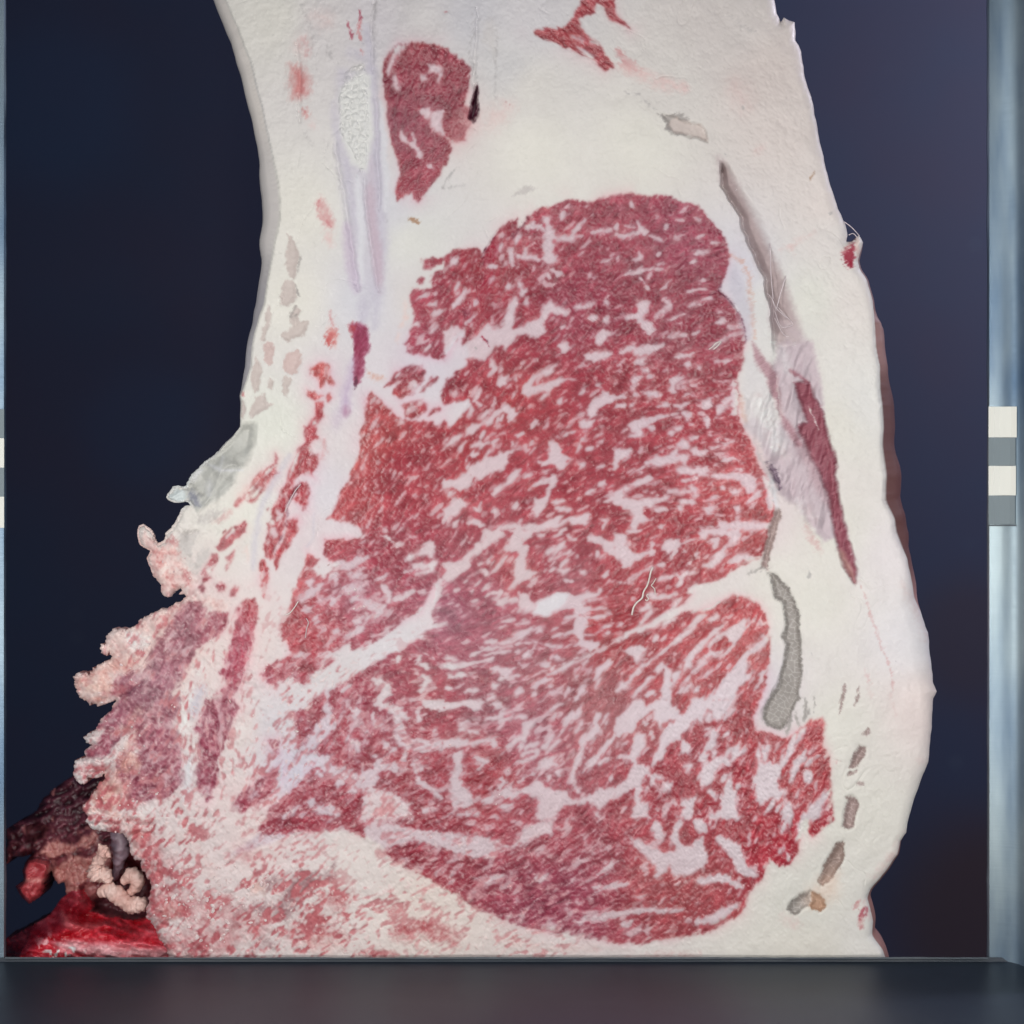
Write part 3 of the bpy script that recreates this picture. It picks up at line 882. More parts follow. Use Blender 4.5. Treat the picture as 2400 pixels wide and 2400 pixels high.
c orangehalo 0.5 30 110 720,1230 820,1170 850,1100
c pink 0.5 14 50 570,1330 650,1370
c bloodred 0.85 5 30 1040,1270 1005,1330
c rose 0.7 6 26 1020,1280 1010,1390
c rose 0.7 6 24 970,1280 990,1240
c pink 0.6 10 40 1030,1250 1060,1330
c bloodred 0.7 5 20 1250,880 1255,910
c pink 0.6 14 50 1090,1090 1220,960 1260,860
c pink 0.5 12 40 1360,440 1340,430
c pink 0.35 6 14 1170,60 1200,180
c pink 0.35 6 14 1060,80 1050,20
c rose 0.5 5 18 860,460 885,430
# left grey pockets
T 540 600 4.83
G pinkgrey 4 620,0 650,-120 690,-250 750,-100 770,0 760,60 740,200 715,270 670,240 650,190 620,130
G pinkgrey 4 600,270 690,270 735,310 750,480 690,540 620,570 570,560 570,400
c greyp 0.9 3 20 745,330 750,400 775,465
c greyp 0.7 3 16 790,30 765,180
G pinkgrey 5 680,660 740,560 790,620 760,700 790,740 890,740 880,820 840,900 720,950 640,970 580,900 660,860 700,800
c greyp 0.8 4 30 745,560 690,680 740,700
G pinkgrey 3 410,590 450,560 460,720 430,800 400,950 345,980 360,850 390,720
G pinkfat 3 380,1010 430,960 500,970 510,1080 490,1200 440,1230 390,1160
G pinkgrey 4 250,1320 290,1130 340,1200 380,1320 350,1410 330,1520 280,1540 230,1420
G pinkfat 4 600,1180 640,1110 760,1060 820,1130 800,1240 760,1310 690,1350 610,1310
G pinkgrey 3 610,1360 710,1380 660,1480 620,1600 580,1550 590,1430
G pinkgrey 3 410,1430 450,1370 490,1420 460,1510 410,1490
G pinkgrey 4 290,1600 390,1560 420,1650 490,1680 380,1760 210,1860 230,1750 270,1680
G pinkgrey 3 120,1620 160,1640 190,1720 150,1850 118,1820
c pinkmeat 0.9 4 26 130,1530 140,1570
c greyp 0.5 3 8 235,600 250,0
T 640 440 4.83
G pinkgrey 3 160,510 230,590 210,620 190,600
T 350 1000 4.83
X silver 1030,0 1180,-40 1170,190 1120,330 980,560 920,690 860,770 700,860 610,920 550,970 500,890 440,800 380,850 300,850 210,830 205,790 290,690 400,700 450,690 450,620 640,410 870,190
c whiteb 0.8 6 26 650,420 800,490 1040,500
c whiteb 0.6 6 16 830,340 810,490
c silverd 0.7 10 60 900,400 1010,430
c silverd 0.6 10 50 900,580 940,650
c silverd 0.8 10 40 480,640 540,730 620,780
c bluegrey 0.8 10 90 480,740 560,880
c silverd 0.5 6 14 660,430 760,530 880,600
c whiteb 0.8 10 50 500,600 600,480
c whiteb 0.5 10 50 680,620 670,780
C snow 0.95 8 205,790 290,690 400,700 430,780 400,850 310,860 230,830
# bone / cartilage strip
T 800 0 2.415
c gristle 0.75 14 60 140,150 170,400 185,650 205,900 215,1150 220,1400 205,1620 190,1850
c gristlep 0.7 12 46 165,900 180,1100 190,1300 200,1500 215,1640
c gristle 0.7 10 36 25,900 55,1100 80,1250 95,1400
X bone 20,420 60,380 130,365 150,500 150,700 140,900 120,985 60,850 0,750 -10,560
c gristle 0.5 12 50 120,330 80,290
c bloodred 0.8 4 12 112,65 105,110
c rose 0.8 4 20 108,110 95,170 105,220
c bloodred 0.6 3 7 28,110 45,160 58,225 70,190
c rose 0.7 4 16 105,280 112,300
T 640 840 4.83
c gristlev 0.75 14 100 920,20 880,220 850,350 820,480
c gristlev 0.85 12 100 830,480 820,640
c magenta 0.35 12 60 830,560 820,640
c gristlev 0.45 20 90 760,600 720,760
c dark 0.6 4 10 960,60 940,250 930,300
c greyline 0.35 4 6 1030,400 1040,440
# top left pinks
T 520 0 4.83
c pink 0.7 24 130 900,430 920,600
c rose 0.4 10 40 880,500 900,420 980,560 960,640
C red 0.55 20 800,760 900,770 940,830 990,900 960,960 960,1060 890,1090 800,1080
c rose 0.6 14 60 920,1040 960,1020
c red 0.6 10 40 930,1240 950,1290
c pink 0.7 14 60 960,1330 1040,1420
c pink 0.5 30 160 1050,200 1200,250
c greyline 0.3 6 14 900,50 960,160 1010,330 1030,560
c greyline 0.35 5 10 1190,520 1250,660 1300,720
c greyline 0.3 4 6 1740,40 1700,200
c greyline 0.3 6 10 950,1500 1020,1650
c gristle 0.5 10 60 1250,1150 1290,1500 1330,1800
c yellow 0.3 20 80 1420,1160 1400,1280
c gristle 0.45 16 80 1440,560 1450,640
# specks and fine marks on the muscle
T 1440 1240 4.83
T 640 1640 4.83
C whitep 0.55 16 990,1340 1040,1130 1110,1030 1250,1040 1390,1110 1530,1200 1560,1340
c pink 0.5 20 100 1180,1290 1300,1230
T 1040 1240 4.83
C whiteb 0.75 4 1010,950 1080,840 1290,725 1420,740 1400,800 1330,870 1160,970
T 1440 440 4.83
c dark 0.55 3 8 1210,1090 1170,1170 1240,1210 1320,1280 1430,1430 1470,1560 1470,1750
c dark 0.45 3 8 1170,1180 1080,1210 960,1210 800,1220
d 3 3 8 1180,1180 1080,1210 960,1210
d 4 3 9 1210,1090 1170,1170 1240,1210 1320,1280 1430,1430
T 1040 440 4.83
c magdark 0.6 4 22 470,760 450,870
C bloodred 0.7 6 450,770 520,640 580,560 610,600 580,820 450,880
c magdark 0.6 3 8 440,770 530,610 560,560
c magdark 0.7 3 10 770,560 790,510 840,480 870,450 960,340
d 5 4 12 440,780 530,610 610,480
d 4 3 10 790,510 860,460 960,340
c bloodred 0.95 2 16 440,1680 480,1740 520,1800
c magdark 0.95 2 10 490,1720 515,1790
c greyline 0.9 2 14 345,1810 370,1815
c magdark 0.5 12 60 240,1400 260,1440
C bloodred 0.5 14 400,1080 440,980 560,980 500,1150 400,1260
d 4 3 9 440,960 390,1100 400,1220 440,1350
T 150 1400 3.864
d 9 5 14 740,740 600,870 520,900
d 7 5 12 640,1120 520,1220 400,1400
d 8 6 16 480,1480 410,1540 380,1620
d 6 5 10 420,600 560,700 700,640
d 6 5 10 780,420 790,520 720,620
d 8 5 12 300,1180 400,1210 500,1160
d 7 5 12 200,1450 330,1480 440,1430
d 6 5 10 130,1590 260,1600 370,1580
d 6 5 10 620,1390 560,1500 580,1600
T 0 1800 3.864
d 6 5 12 780,380 900,400 1040,440
d 6 5 12 840,500 980,480 1080,520
d 6 5 12 1160,470 1250,520 1380,510
d 8 6 14 1150,640 1260,580 1380,600
d 5 5 10 1050,560 1100,480 1130,380
d 6 5 10 960,230 1100,240
# mottled red mince along the bottom left
T 360 1900 2.76
c crumbred 0.55 26 150 20,640 200,600 330,700
c crumbred 0.5 26 170 60,860 300,880 520,820
c crumbred 0.45 24 130 420,620 560,720 700,780
c crumbred 0.4 24 120 880,800 1050,760 1200,800
c crumbred 0.4 24 110 1120,600 1240,560
c crumbred 0.5 20 90 1560,800 1760,760
c crumbred 0.35 22 90 560,240 640,300
c debris 0.5 16 110 860,560 1000,470
c crumbred 0.35 24 90 120,320 60,420
T 1060 1900 2.415
c crumbred 0.5 14 60 40,700 -120,650 20,760
c pink 0.5 16 50 250,720 500,790 800,780
c rose 0.4 14 30 1400,820 1000,840
T 469 0 1.0587
C gristle 0.6 14 340,170 430,170 450,300 460,450 468,600 455,720 420,760 395,700 370,600 350,480 335,350
c gristlep 0.6 10 26 420,460 428,560 440,640 448,700
c whiteb 0.8 8 18 392,440 398,560 400,700
c whiteb 0.7 6 14 446,250 458,400 462,520
C boneb 0.9 8 345,220 400,175 425,190 430,330 412,425 375,405 350,330
d 5 6 10 332,350 358,500 376,620 392,720
d 4 5 8 436,240 440,400 446,520
d 4 5 8 408,440 416,560 432,660 444,720
d 4 4 6 690,20 684,120 678,200 690,280
d 3 4 6 435,0 425,60 428,180
d 3 4 8 240,110 250,180 246,300
C magdark 0.95 3 687,205 690,285 680,302 668,292 677,245
D 16 4 687,205 690,285 680,302 668,292 677,245
c rose 0.5 8 30 300,500 320,560
c gristlev 0.5 10 30 360,560 372,650 388,720
c magenta 0.8 5 26 392,830 396,900 388,950
c dark 0.7 3 6 388,940 386,970
T 1600 800 2.415
c rosegrey 0.45 16 60 640,540 740,720 830,930
c white 0.5 18 60 420,300 500,520 580,660
c white 0.45 18 50 640,900 740,1000
c fatlav 0.6 14 50 560,30 600,180
c white 0.8 5 8 500,0 560,20 640,10
'''
# ---------------------------------------------------------------- tissue fields (numpy)
S = 2400.0 / 1024.0                      # one cell of the tissue grid, in photo pixels
GX0, GY0, NX, NY = 140.0, -60.0, 892, 1012
gx = GX0 + S * np.arange(NX)
gy = GY0 + S * np.arange(NY)
XX, YY = np.meshgrid(gx, gy)
rng = np.random.default_rng(7)

def vnoise(x, y, scale, seed):
    """smooth value noise in -1..1"""
    r = np.random.default_rng(seed).uniform(-1, 1, (257, 257)).astype(np.float32)
    u = x / scale + 91.7 + seed * 0.37; v = y / scale + 47.3 + seed * 0.61
    iu = np.floor(u).astype(np.int64); iv = np.floor(v).astype(np.int64)
    fu = (u - iu).astype(np.float32); fv = (v - iv).astype(np.float32)
    fu = fu * fu * (3 - 2 * fu); fv = fv * fv * (3 - 2 * fv)
    iu &= 255; iv &= 255
    a = r[iv, iu]; b = r[iv, iu + 1]; c = r[iv + 1, iu]; d = r[iv + 1, iu + 1]
    return (a + (b - a) * fu) * (1 - fv) + (c + (d - c) * fu) * fv

def fbm(x, y, scale, seed, octv=4, gain=0.55):
    o = 0; a = 1.0; t = 0
    for k in range(octv):
        o = o + a * vnoise(x, y, scale / 2 ** k, seed + 13 * k); t += a; a *= gain
    return o / t * 1.6

def sstep(a, b, x):
    t = np.clip((x - a) / (b - a), 0, 1)
    return t * t * (3 - 2 * t)

def box_blur(a, n):
    k = 2 * n + 1
    for ax in (0, 1):
        p = np.concatenate([np.repeat(np.take(a, [0], ax), n + 1, ax), a, np.repeat(np.take(a, [-1], ax), n, ax)], ax)
        c = np.cumsum(p, ax)
        a = (np.take(c, range(k, c.shape[ax]), ax) - np.take(c, range(0, c.shape[ax] - k), ax)) / k
    return a

def sdf_poly(P, X, Y):
    d = np.full(X.shape, 1e9); ins = np.zeros(X.shape, bool)
    n = len(P)
    for i in range(n):
        x1, y1 = P[i]; x2, y2 = P[(i + 1) % n]
        dx, dy = x2 - x1, y2 - y1
        t = np.clip(((X - x1) * dx + (Y - y1) * dy) / (dx * dx + dy * dy + 1e-9), 0, 1)
        d = np.minimum(d, (X - x1 - t * dx) ** 2 + (Y - y1 - t * dy) ** 2)
        if y1 != y2:
            c = ((Y >= y1) != (Y >= y2)) & (X < (x2 - x1) * (Y - y1) / (y2 - y1) + x1)
            ins ^= c
    d = np.sqrt(d)
    return np.where(ins, -d, d)

def sdf_stroke(P, w, X, Y):
    d = np.full(X.shape, 1e9); n = len(P)
    for i in range(n - 1):
        x1, y1 = P[i]; x2, y2 = P[i + 1]
        dx, dy = x2 - x1, y2 - y1
        t = np.clip(((X - x1) * dx + (Y - y1) * dy) / (dx * dx + dy * dy + 1e-9), 0, 1)
        g = (i + t) / max(n - 1, 1)
        r = w * 0.5 * (0.45 + 0.55 * np.sqrt(np.clip(4 * g * (1 - g), 0, 1)))
        d = np.minimum(d, np.sqrt((X - x1 - t * dx) ** 2 + (Y - y1 - t * dy) ** 2) - r)
    return d

def idw(pts, X, Y, p=3.0, step=6):
    """scattered values spread over the grid (computed coarsely, then interpolated)"""
    xs = X[::step, ::step]; ys = Y[::step, ::step]
    w0 = 0; acc = 0
    for q in pts:
        w = 1.0 / (((xs - q[0]) ** 2 + (ys - q[1]) ** 2) + 900.0) ** (p / 2)
        acc = acc + w[..., None] * np.asarray(q[2:], float); w0 = w0 + w
    v = acc / w0[..., None]
    iy = np.clip(np.arange(X.shape[0]) / step, 0, v.shape[0] - 1.001); ix = np.clip(np.arange(X.shape[1]) / step, 0, v.shape[1] - 1.001)
    y0 = iy.astype(int); x0 = ix.astype(int); fy = (iy - y0)[:, None, None]; fx = (ix - x0)[None, :, None]
    a = v[y0][:, x0]; b = v[y0][:, x0 + 1]; c = v[y0 + 1][:, x0]; d = v[y0 + 1][:, x0 + 1]
    return (a * (1 - fx) + b * fx) * (1 - fy) + (c * (1 - fx) + d * fx) * fy

def bil(a, u, v):
    u = np.clip(u, 0, a.shape[1] - 1.001); v = np.clip(v, 0, a.shape[0] - 1.001)
    iu = u.astype(np.int32); iv = v.astype(np.int32); fu = u - iu; fv = v - iv
    return (a[iv, iu] * (1 - fu) + a[iv, iu + 1] * fu) * (1 - fv) + (a[iv + 1, iu] * (1 - fu) + a[iv + 1, iu + 1] * fu) * fv

def lic(src, ca, sa, L):
    """noise drawn out along the fibre direction"""
    h, w = src.shape
    U0, V0 = np.meshgrid(np.arange(w, dtype=np.float32), np.arange(h, dtype=np.float32))
    acc = src.copy(); W = 1.0
    for sg in (1, -1):
        u, v = U0.copy(), V0.copy()
        for k in range(1, L + 1):
            iu = np.clip(u, 0, w - 1).astype(np.int32); iv = np.clip(v, 0, h - 1).astype(np.int32)
            u += sg * ca[iv, iu]; v -= sg * sa[iv, iu]
            wt = math.exp(-(k / (0.6 * L)) ** 2)
            acc += wt * bil(src, u, v); W += wt if sg == 1 else wt
    acc -= acc.mean(); return acc / acc.std()

def voro(x, y, s, seed=5):
    """distance to the nearest wall between cells of a jittered lattice"""
    r = np.random.default_rng(seed).uniform(0.12, 0.88, (64, 64, 2))
    u = x / s; v = y / s; iu = np.floor(u).astype(int); iv = np.floor(v).astype(int)
    f1 = np.full(x.shape, 9.0); f2 = f1.copy()
    for a in (-1, 0, 1):
        for b in (-1, 0, 1):
            q = r[(iv + b) % 64, (iu + a) % 64]
            d = np.hypot(iu + a + q[..., 0] - u, iv + b + q[..., 1] - v)
            f2 = np.where(d < f1, f1, np.minimum(f2, d)); f1 = np.minimum(f1, d)
    return (f2 - f1) * s

# organic wobble of every hand-drawn edge
WX = XX + 3.0 * fbm(XX, YY, 42, 3, 3) + 1.6 * vnoise(XX, YY, 9, 5)
WY = YY + 3.0 * fbm(XX, YY, 42, 4, 3) + 1.6 * vnoise(XX, YY, 9, 6)

def window(P, m):
    xs = [p[0] for p in P]; ys = [p[1] for p in P]
    i0 = max(0, int((min(xs) - m - GX0) / S)); i1 = min(NX, int((max(xs) + m - GX0) / S) + 2)
    j0 = max(0, int((min(ys) - m - GY0) / S)); j1 = min(NY, int((max(ys) + m - GY0) / S) + 2)
    return slice(j0, j1), slice(i0, i1)

# fibre direction: x, y, degrees (up-right positive)
FIB = [(1300,520,55),(1480,500,45),(1550,600,30),(1660,600,20),(1150,640,60),(1100,700,50),(980,760,45),(1300,800,42),(1420,700,35),(1600,800,22),(1700,800,18),
 (880,960,55),(1000,980,50),(1100,1000,52),(1250,980,48),(1400,950,38),(1500,1000,22),(1650,950,15),(1720,1060,8),(880,1150,55),(1000,1150,48),(1100,1200,48),(1300,1150,35),(1420,1180,25),(1520,1200,14),
 (1650,1180,10),(1750,1220,35),(1150,1350,45),(1300,1330,38),(1450,1330,35),(1600,1320,40),(1700,1340,45),(1000,1470,14),(1100,1460,30),(1180,1490,16),(1300,1470,22),(1420,1450,18),(1000,1560,8),(1100,1560,12),(1200,1570,24),
 (1330,1600,48),(1450,1580,50),(1580,1500,40),(1700,1500,46),(1780,1540,52),(1350,1680,52),(1220,1720,38),(1120,1690,15),(1100,1760,25),(1250,1780,45),(1420,1750,58),(1550,1700,55),(1650,1740,62),(1750,1700,65),(1650,1880,68),
 (1800,1820,70),(1880,1800,60),(1900,1900,62),(1820,1980,75),(820,1350,28),(900,1450,30),(760,1450,25),(700,1580,35),(850,1650,60),(780,1720,55),(850,1850,40),(980,1700,10),(1000,1850,25),(1200,1950,30),(1500,1980,40),(1400,2120,20),
 (560,1150,50),(480,1280,45),(700,1150,72),(660,1300,74),(780,1000,75),(560,1500,75),(500,1700,90),(350,1600,60),(330,1750,50),(880,200,78),(870,350,60),(1360,80,-35)]
fa = idw([(x, y, math.cos(2 * math.radians(a)), math.sin(2 * math.radians(a))) for x, y, a in FIB], XX, YY, 3.2)
ang = 0.5 * np.arctan2(fa[..., 1], fa[..., 0]) + 0.22 * vnoise(XX, YY, 60, 21)
CA, SA = np.cos(ang).astype(np.float32), np.sin(ang).astype(np.float32)
base = rng.normal(0, 1, XX.shape).astype(np.float32)
n1 = box_blur(rng.normal(0, 1, XX.shape), 1).astype(np.float32)
n2 = box_blur(box_blur(rng.normal(0, 1, XX.shape), 2), 1).astype(np.float32)
L_fine = lic(base, CA, SA, 5)
L_mid = lic(n1, CA, SA, 6)
L_big = lic(n2, CA, SA, 8)
n3 = box_blur(rng.normal(0, 1, XX.shape), 1).astype(np.float32)
L_small = lic(n3, CA, SA, 5)

# ---------------------------------------------------------------- read the drawing
zone = np.full(XX.shape, 60.0); fat = np.full(XX.shape, 60.0)
label = np.zeros(XX.shape, np.int16)      # part of the carcass each point belongs to
PARTS = ['fat']                            # 0
overlays = []; dents = []
TX = TY = 0.0; TS = 1.0
pocket_n = 0
COL = dict(pale=(226,196,188), pink=(218,186,182), rose=(196,122,124), red=(188,72,70), orange=(205,138,112), gristle=(192,187,199), gristlep=(190,168,180), gristlev=(186,166,190),
 dark=(92,50,68), magenta=(140,48,78), fatsh=(196,190,186), fatsh2=(176,168,162), pinkmeat=(190,128,128), crumb=(226,194,188), blotch=(205,122,118), crumbred=(165,66,72), white=(222,214,212),
 whiteb=(214,214,218), fleshy=(216,172,162), whitep=(216,202,201), debris=(140,102,106), magdark=(72,26,44), greyline=(160,156,156), brownspot=(160,120,90), greyp=(160,154,150), pinkgrey=(196,184,178),
 pinkfat=(202,180,175), pinkgr=(190,180,175), bloodred=(150,34,56), cavity=(186,170,170), membrane=(196,180,186), fatlav=(208,204,206), rosegrey=(172,132,140), wine=(142,78,90), tan=(176,138,130),
 darkgap=(110,92,108), grey=(152,146,141), greypink=(160,140,136), greybrown=(152,132,124), brown=(160,124,100), orangehalo=(228,196,176), silver=(184,184,178), silverd=(156,155,150), bluegrey=(130,132,145),
 snow=(206,214,214), boneb=(214,214,210), bone=(213,211,203), yellow=(214,208,182))
for ln in DRAWING.strip().split('\n'):
    if not ln or ln[0] == '#': continue
    tk = ln.split(); op = tk[0]; tk = tk[1:]
    if op == 'T': TX, TY, TS = float(tk[0]), float(tk[1]), float(tk[2]); continue
    head = [t for t in tk if ',' not in t]
    P = [(TX + float(a) / TS, TY + float(b) / TS) for a, b in (t.split(',') for t in tk if ',' in t)]
    if not P: continue
    m = 60
    win = window(P, m); X, Y = WX[win], WY[win]
    if op in 'cdf':
        w = float(head[-1]) / TS
        D = sdf_stroke(P, w, X, Y)
    else:
        D = sdf_poly(P, X, Y)
    if op in 'MZ':
        zone[win] = np.minimum(zone[win], D)
        if op == 'Z':
            nm = 'Z' + head[0]
            if nm not in PARTS: PARTS.append(nm)
            label[win][D < 0] = PARTS.index(nm)
    elif op in 'Ff':
        fat[win] = np.minimum(fat[win], D)
    elif op in 'Cc':
        overlays.append((head[0], float(head[1]), float(head[2]), win, D))
    elif op in 'Dd':
        dents.append((float(head[0]), float(head[1]), win, D))
    elif op == 'G':
        overlays.append((head[0], 0.97, 2.5, win, D)); dents.append((float(head[1]), 9, win, D + 3))
        pocket_n += 1; nm = 'G%s%02d' % (head[0], pocket_n); PARTS.append(nm); label[win][D < 0] = PARTS.index(nm)
    elif op == 'X':
        overlays.append((head[0], 0.95, 6, win, D))
        nm = 'X' + head[0]; PARTS.append(nm); label[win][D < 0] = PARTS.index(nm)
    elif op == 'Q':
        nm = 'Qcavity'; PARTS.append(nm); label[win][D < 0] = PARTS.index(nm); CAVW, CAVD = win, D

OUTLINE = [(500,-80),(528,0),(556,62),(586,141),(612,240),(634,340),(652,430),(658,480),(656,517),(640,592),(627,662),(621,712),(606,745),(592,800),(588,854),(579,890),(571,911),(563,927),(565,945),(563,1000),(549,1019),(530,1039),(503,1070),(482,1085),(462,1106),(445,1126),(441,1143),
 (435,1145),(422,1142),(410,1143),(404,1153),(393,1164),(400,1172),(414,1176),(430,1174),(449,1176),(452,1186),(441,1188),(431,1197),(420,1222),(406,1242),(391,1253),(389,1271),(371,1277),(362,1267),(358,1257),(350,1244),(335,1235),(325,1235),(327,1264),(331,1276),
 (345,1283),(356,1293),(346,1309),(360,1347),(377,1371),(381,1392),(393,1400),(402,1390),(412,1384),(424,1378),(428,1384),(418,1392),(440,1396),(424,1409),(393,1426),(365,1432),(352,1439),(326,1454),(316,1467),(295,1475),(272,1472),(258,1480),(248,1491),(243,1509),(235,1511),(238,1532),(253,1535),(259,1527),
 (261,1537),(259,1548),(240,1554),(222,1563),(212,1579),(198,1576),(184,1579),(173,1586),(176,1607),(189,1635),(207,1648),(230,1654),(246,1648),(274,1641),(261,1664),(243,1680),(225,1705),(210,1718),(197,1729),(202,1742),(220,1744),(202,1755),(197,1760),(202,1773),(176,1783),(173,1799),(171,1817),
 (176,1830),(197,1840),(210,1822),(238,1819),(246,1811),(248,1824),(235,1832),(220,1855),(212,1874),(194,1887),(191,1900),(212,1914),(202,1924),(215,1935),(225,1945),(248,1945),(264,1949),(287,1955),(298,1966),(303,1981),(308,2002),(313,2015),(329,2017),(336,2043),(349,2059),(353,2085),(349,2111),(342,2136),(344,2147),
 (360,2170),(372,2200),(390,2222),(400,2300),(400,2340),(2090,2340),(2082,2290),(2074,2244),(2068,2225),(2055,2209),(2043,2192),(2047,2159),(2039,2130),(2031,2105),(2039,2084),(2060,2060),(2080,2035),(2103,2002),(2109,1973),(2124,1952),(2126,1931),(2138,1886),(2157,1832),(2175,1786),(2178,1757),(2184,1703),(2187,1637),(2195,1621),
 (2187,1600),(2184,1560),(2180,1537),(2175,1483),(2157,1433),(2142,1400),(2126,1309),(2097,1247),(2095,1218),(2072,1173),(2074,1115),(2066,1048),(2068,986),(2060,903),(2060,854),(2051,812),(2049,766),(2045,704),(2031,658),(2014,629),(2010,613),(2018,588),(2023,567),(2014,551),(1998,566),(1983,567),(1987,551),(1981,526),
 (1964,489),(1946,435),(1931,373),(1917,310),(1906,248),(1886,178),(1877,120),(1865,95),(1863,52),(1850,48),(1838,41),(1830,52),(1821,33),(1815,0),(1800,-80)]
ragged = np.maximum(sstep(1250, 1500, YY) * sstep(760, 500, XX), sstep(990, 1080, YY) * sstep(620, 480, XX) * 0.7)
SD = sdf_poly(OUTLINE, XX + 1.2 * vnoise(XX, YY, 16, 31) + ragged * (2.6 * fbm(XX, YY, 14, 33, 3) + 2.6 * fbm(XX, YY, 6, 35, 2)), YY + 1.2 * vnoise(XX, YY, 16, 32) + ragged * (2.6 * fbm(XX, YY, 14, 34, 3) + 2.6 * fbm(XX, YY, 6, 36, 2)))
# the little dark notch above the torn tab on the right edge
SD = np.maximum(SD, -sdf_poly([(1987,548),(1998,553),(2006,561),(1990,566),(1984,566)], XX, YY))

# ---------------------------------------------------------------- marbling
grain = fbm(XX, YY, 6, 51, 2)
LJ = 0.6 * L_fine + 0.8 * L_mid
rough = np.clip(idw([(500,1650,1),(350,1800,1),(820,1420,.8),(760,1700,.9),(1000,1860,.8),(640,1300,.4),(1400,2100,.6),(1200,1900,.6),(1300,1700,.25),(1500,1200,.0),(1300,900,0),(1200,600,.3),(1600,650,.1),(1700,1700,.05),(950,1100,.1),(1050,1470,.2),(1650,1450,0),(900,250,.2),(700,1100,.35),(1850,1900,.15),(1000,760,.35)], XX, YY, 3)[..., 0], 0, 1)
zs = zone + LJ * (1.2 + 1.4 * rough) + grain * (0.8 + 1.5 * rough)
fs = fat - 0.1 + LJ * (1.9 + 0.8 * rough) + grain * (1.0 + 2.2 * rough)
Zm = sstep(2.4, -3.2 - 4.0 * sstep(-0.2, 0.8, fbm(XX, YY, 60, 57, 2)), zs)
sftn = 1.0 + 1.3 * sstep(-0.3, 0.8, fbm(XX, YY, 45, 59, 2))
A = sstep(4.2 * sftn, -2.8, fs)
# density of the free flecks: x, y, threshold in sigmas (lower = fatter)
DEN = idw([(1300,520,1.5),(1550,600,2.0),(1660,620,2.0),(1560,520,2.1),(1620,760,1.9),(1480,680,1.7),(1250,700,1.45),(1600,800,1.6),(1100,720,1.3),(1000,800,1.1),(900,980,.85),(860,1060,.95),(1200,900,1.2),(1450,900,1.25),(1650,900,1.35),(950,1150,.95),(1020,1080,1.0),(1150,1150,1.45),(1350,1150,1.6),(1500,1100,1.3),(1650,1200,1.3),
 (1300,1350,1.45),(1150,1380,1.5),(1020,1460,1.6),(1200,1520,1.3),(1400,1480,1.5),(1050,1580,1.3),(1300,1650,1.15),(1500,1600,1.2),(1700,1550,1.1),(1500,1800,1.4),(1750,1800,0.95),(1850,1800,1.0),(850,1400,.9),(800,1700,.85),(1000,1850,1.0),(700,1580,.8),(450,1650,.55),(350,1700,.45),(400,1500,.5),(540,1600,.8),
 (880,200,3.0),(880,300,3.0),(880,420,3.0),(1360,80,2.6),(720,1100,1.3),(660,1300,1.3),(500,1200,1.2),(1200,1950,.7),(1500,1980,.9),(1400,2120,.8),(1830,2000,1.6)], XX, YY, 3)[..., 0]
FL = 0.72 * L_big + 0.62 * L_mid + 0.25 * grain + 0.45 * fbm(XX, YY, 70, 63, 2)
FL = FL / FL.std() - 0.10 * np.clip(fat, 0, 12) / 12
DEN = DEN + 0.12 - 0.4 * rough
B = sstep(DEN - 0.45, DEN + 0.75, FL) * 0.8
fine = sstep(1.0, 2.1, L_small + 0.35 * fbm(XX, YY, 50, 64, 2)) * (0.66 - 0.3 * rough) * np.clip(2.35 - DEN, 0.12, 1)
speck = sstep(0.7 - 0.75 * rough, 1.15 - 0.25 * rough, fbm(XX, YY, 6.5, 61, 3)) * (0.12 + 0.62 * rough)
inner = np.maximum(np.maximum(A, B), np.maximum(fine, speck))
FATF = np.maximum(1 - Zm, inner)          # 1 = fat, 0 = lean
FATF = np.clip(FATF, 0, 1)
FATF = 0.6 * FATF + 0.4 * box_blur(FATF, 1)

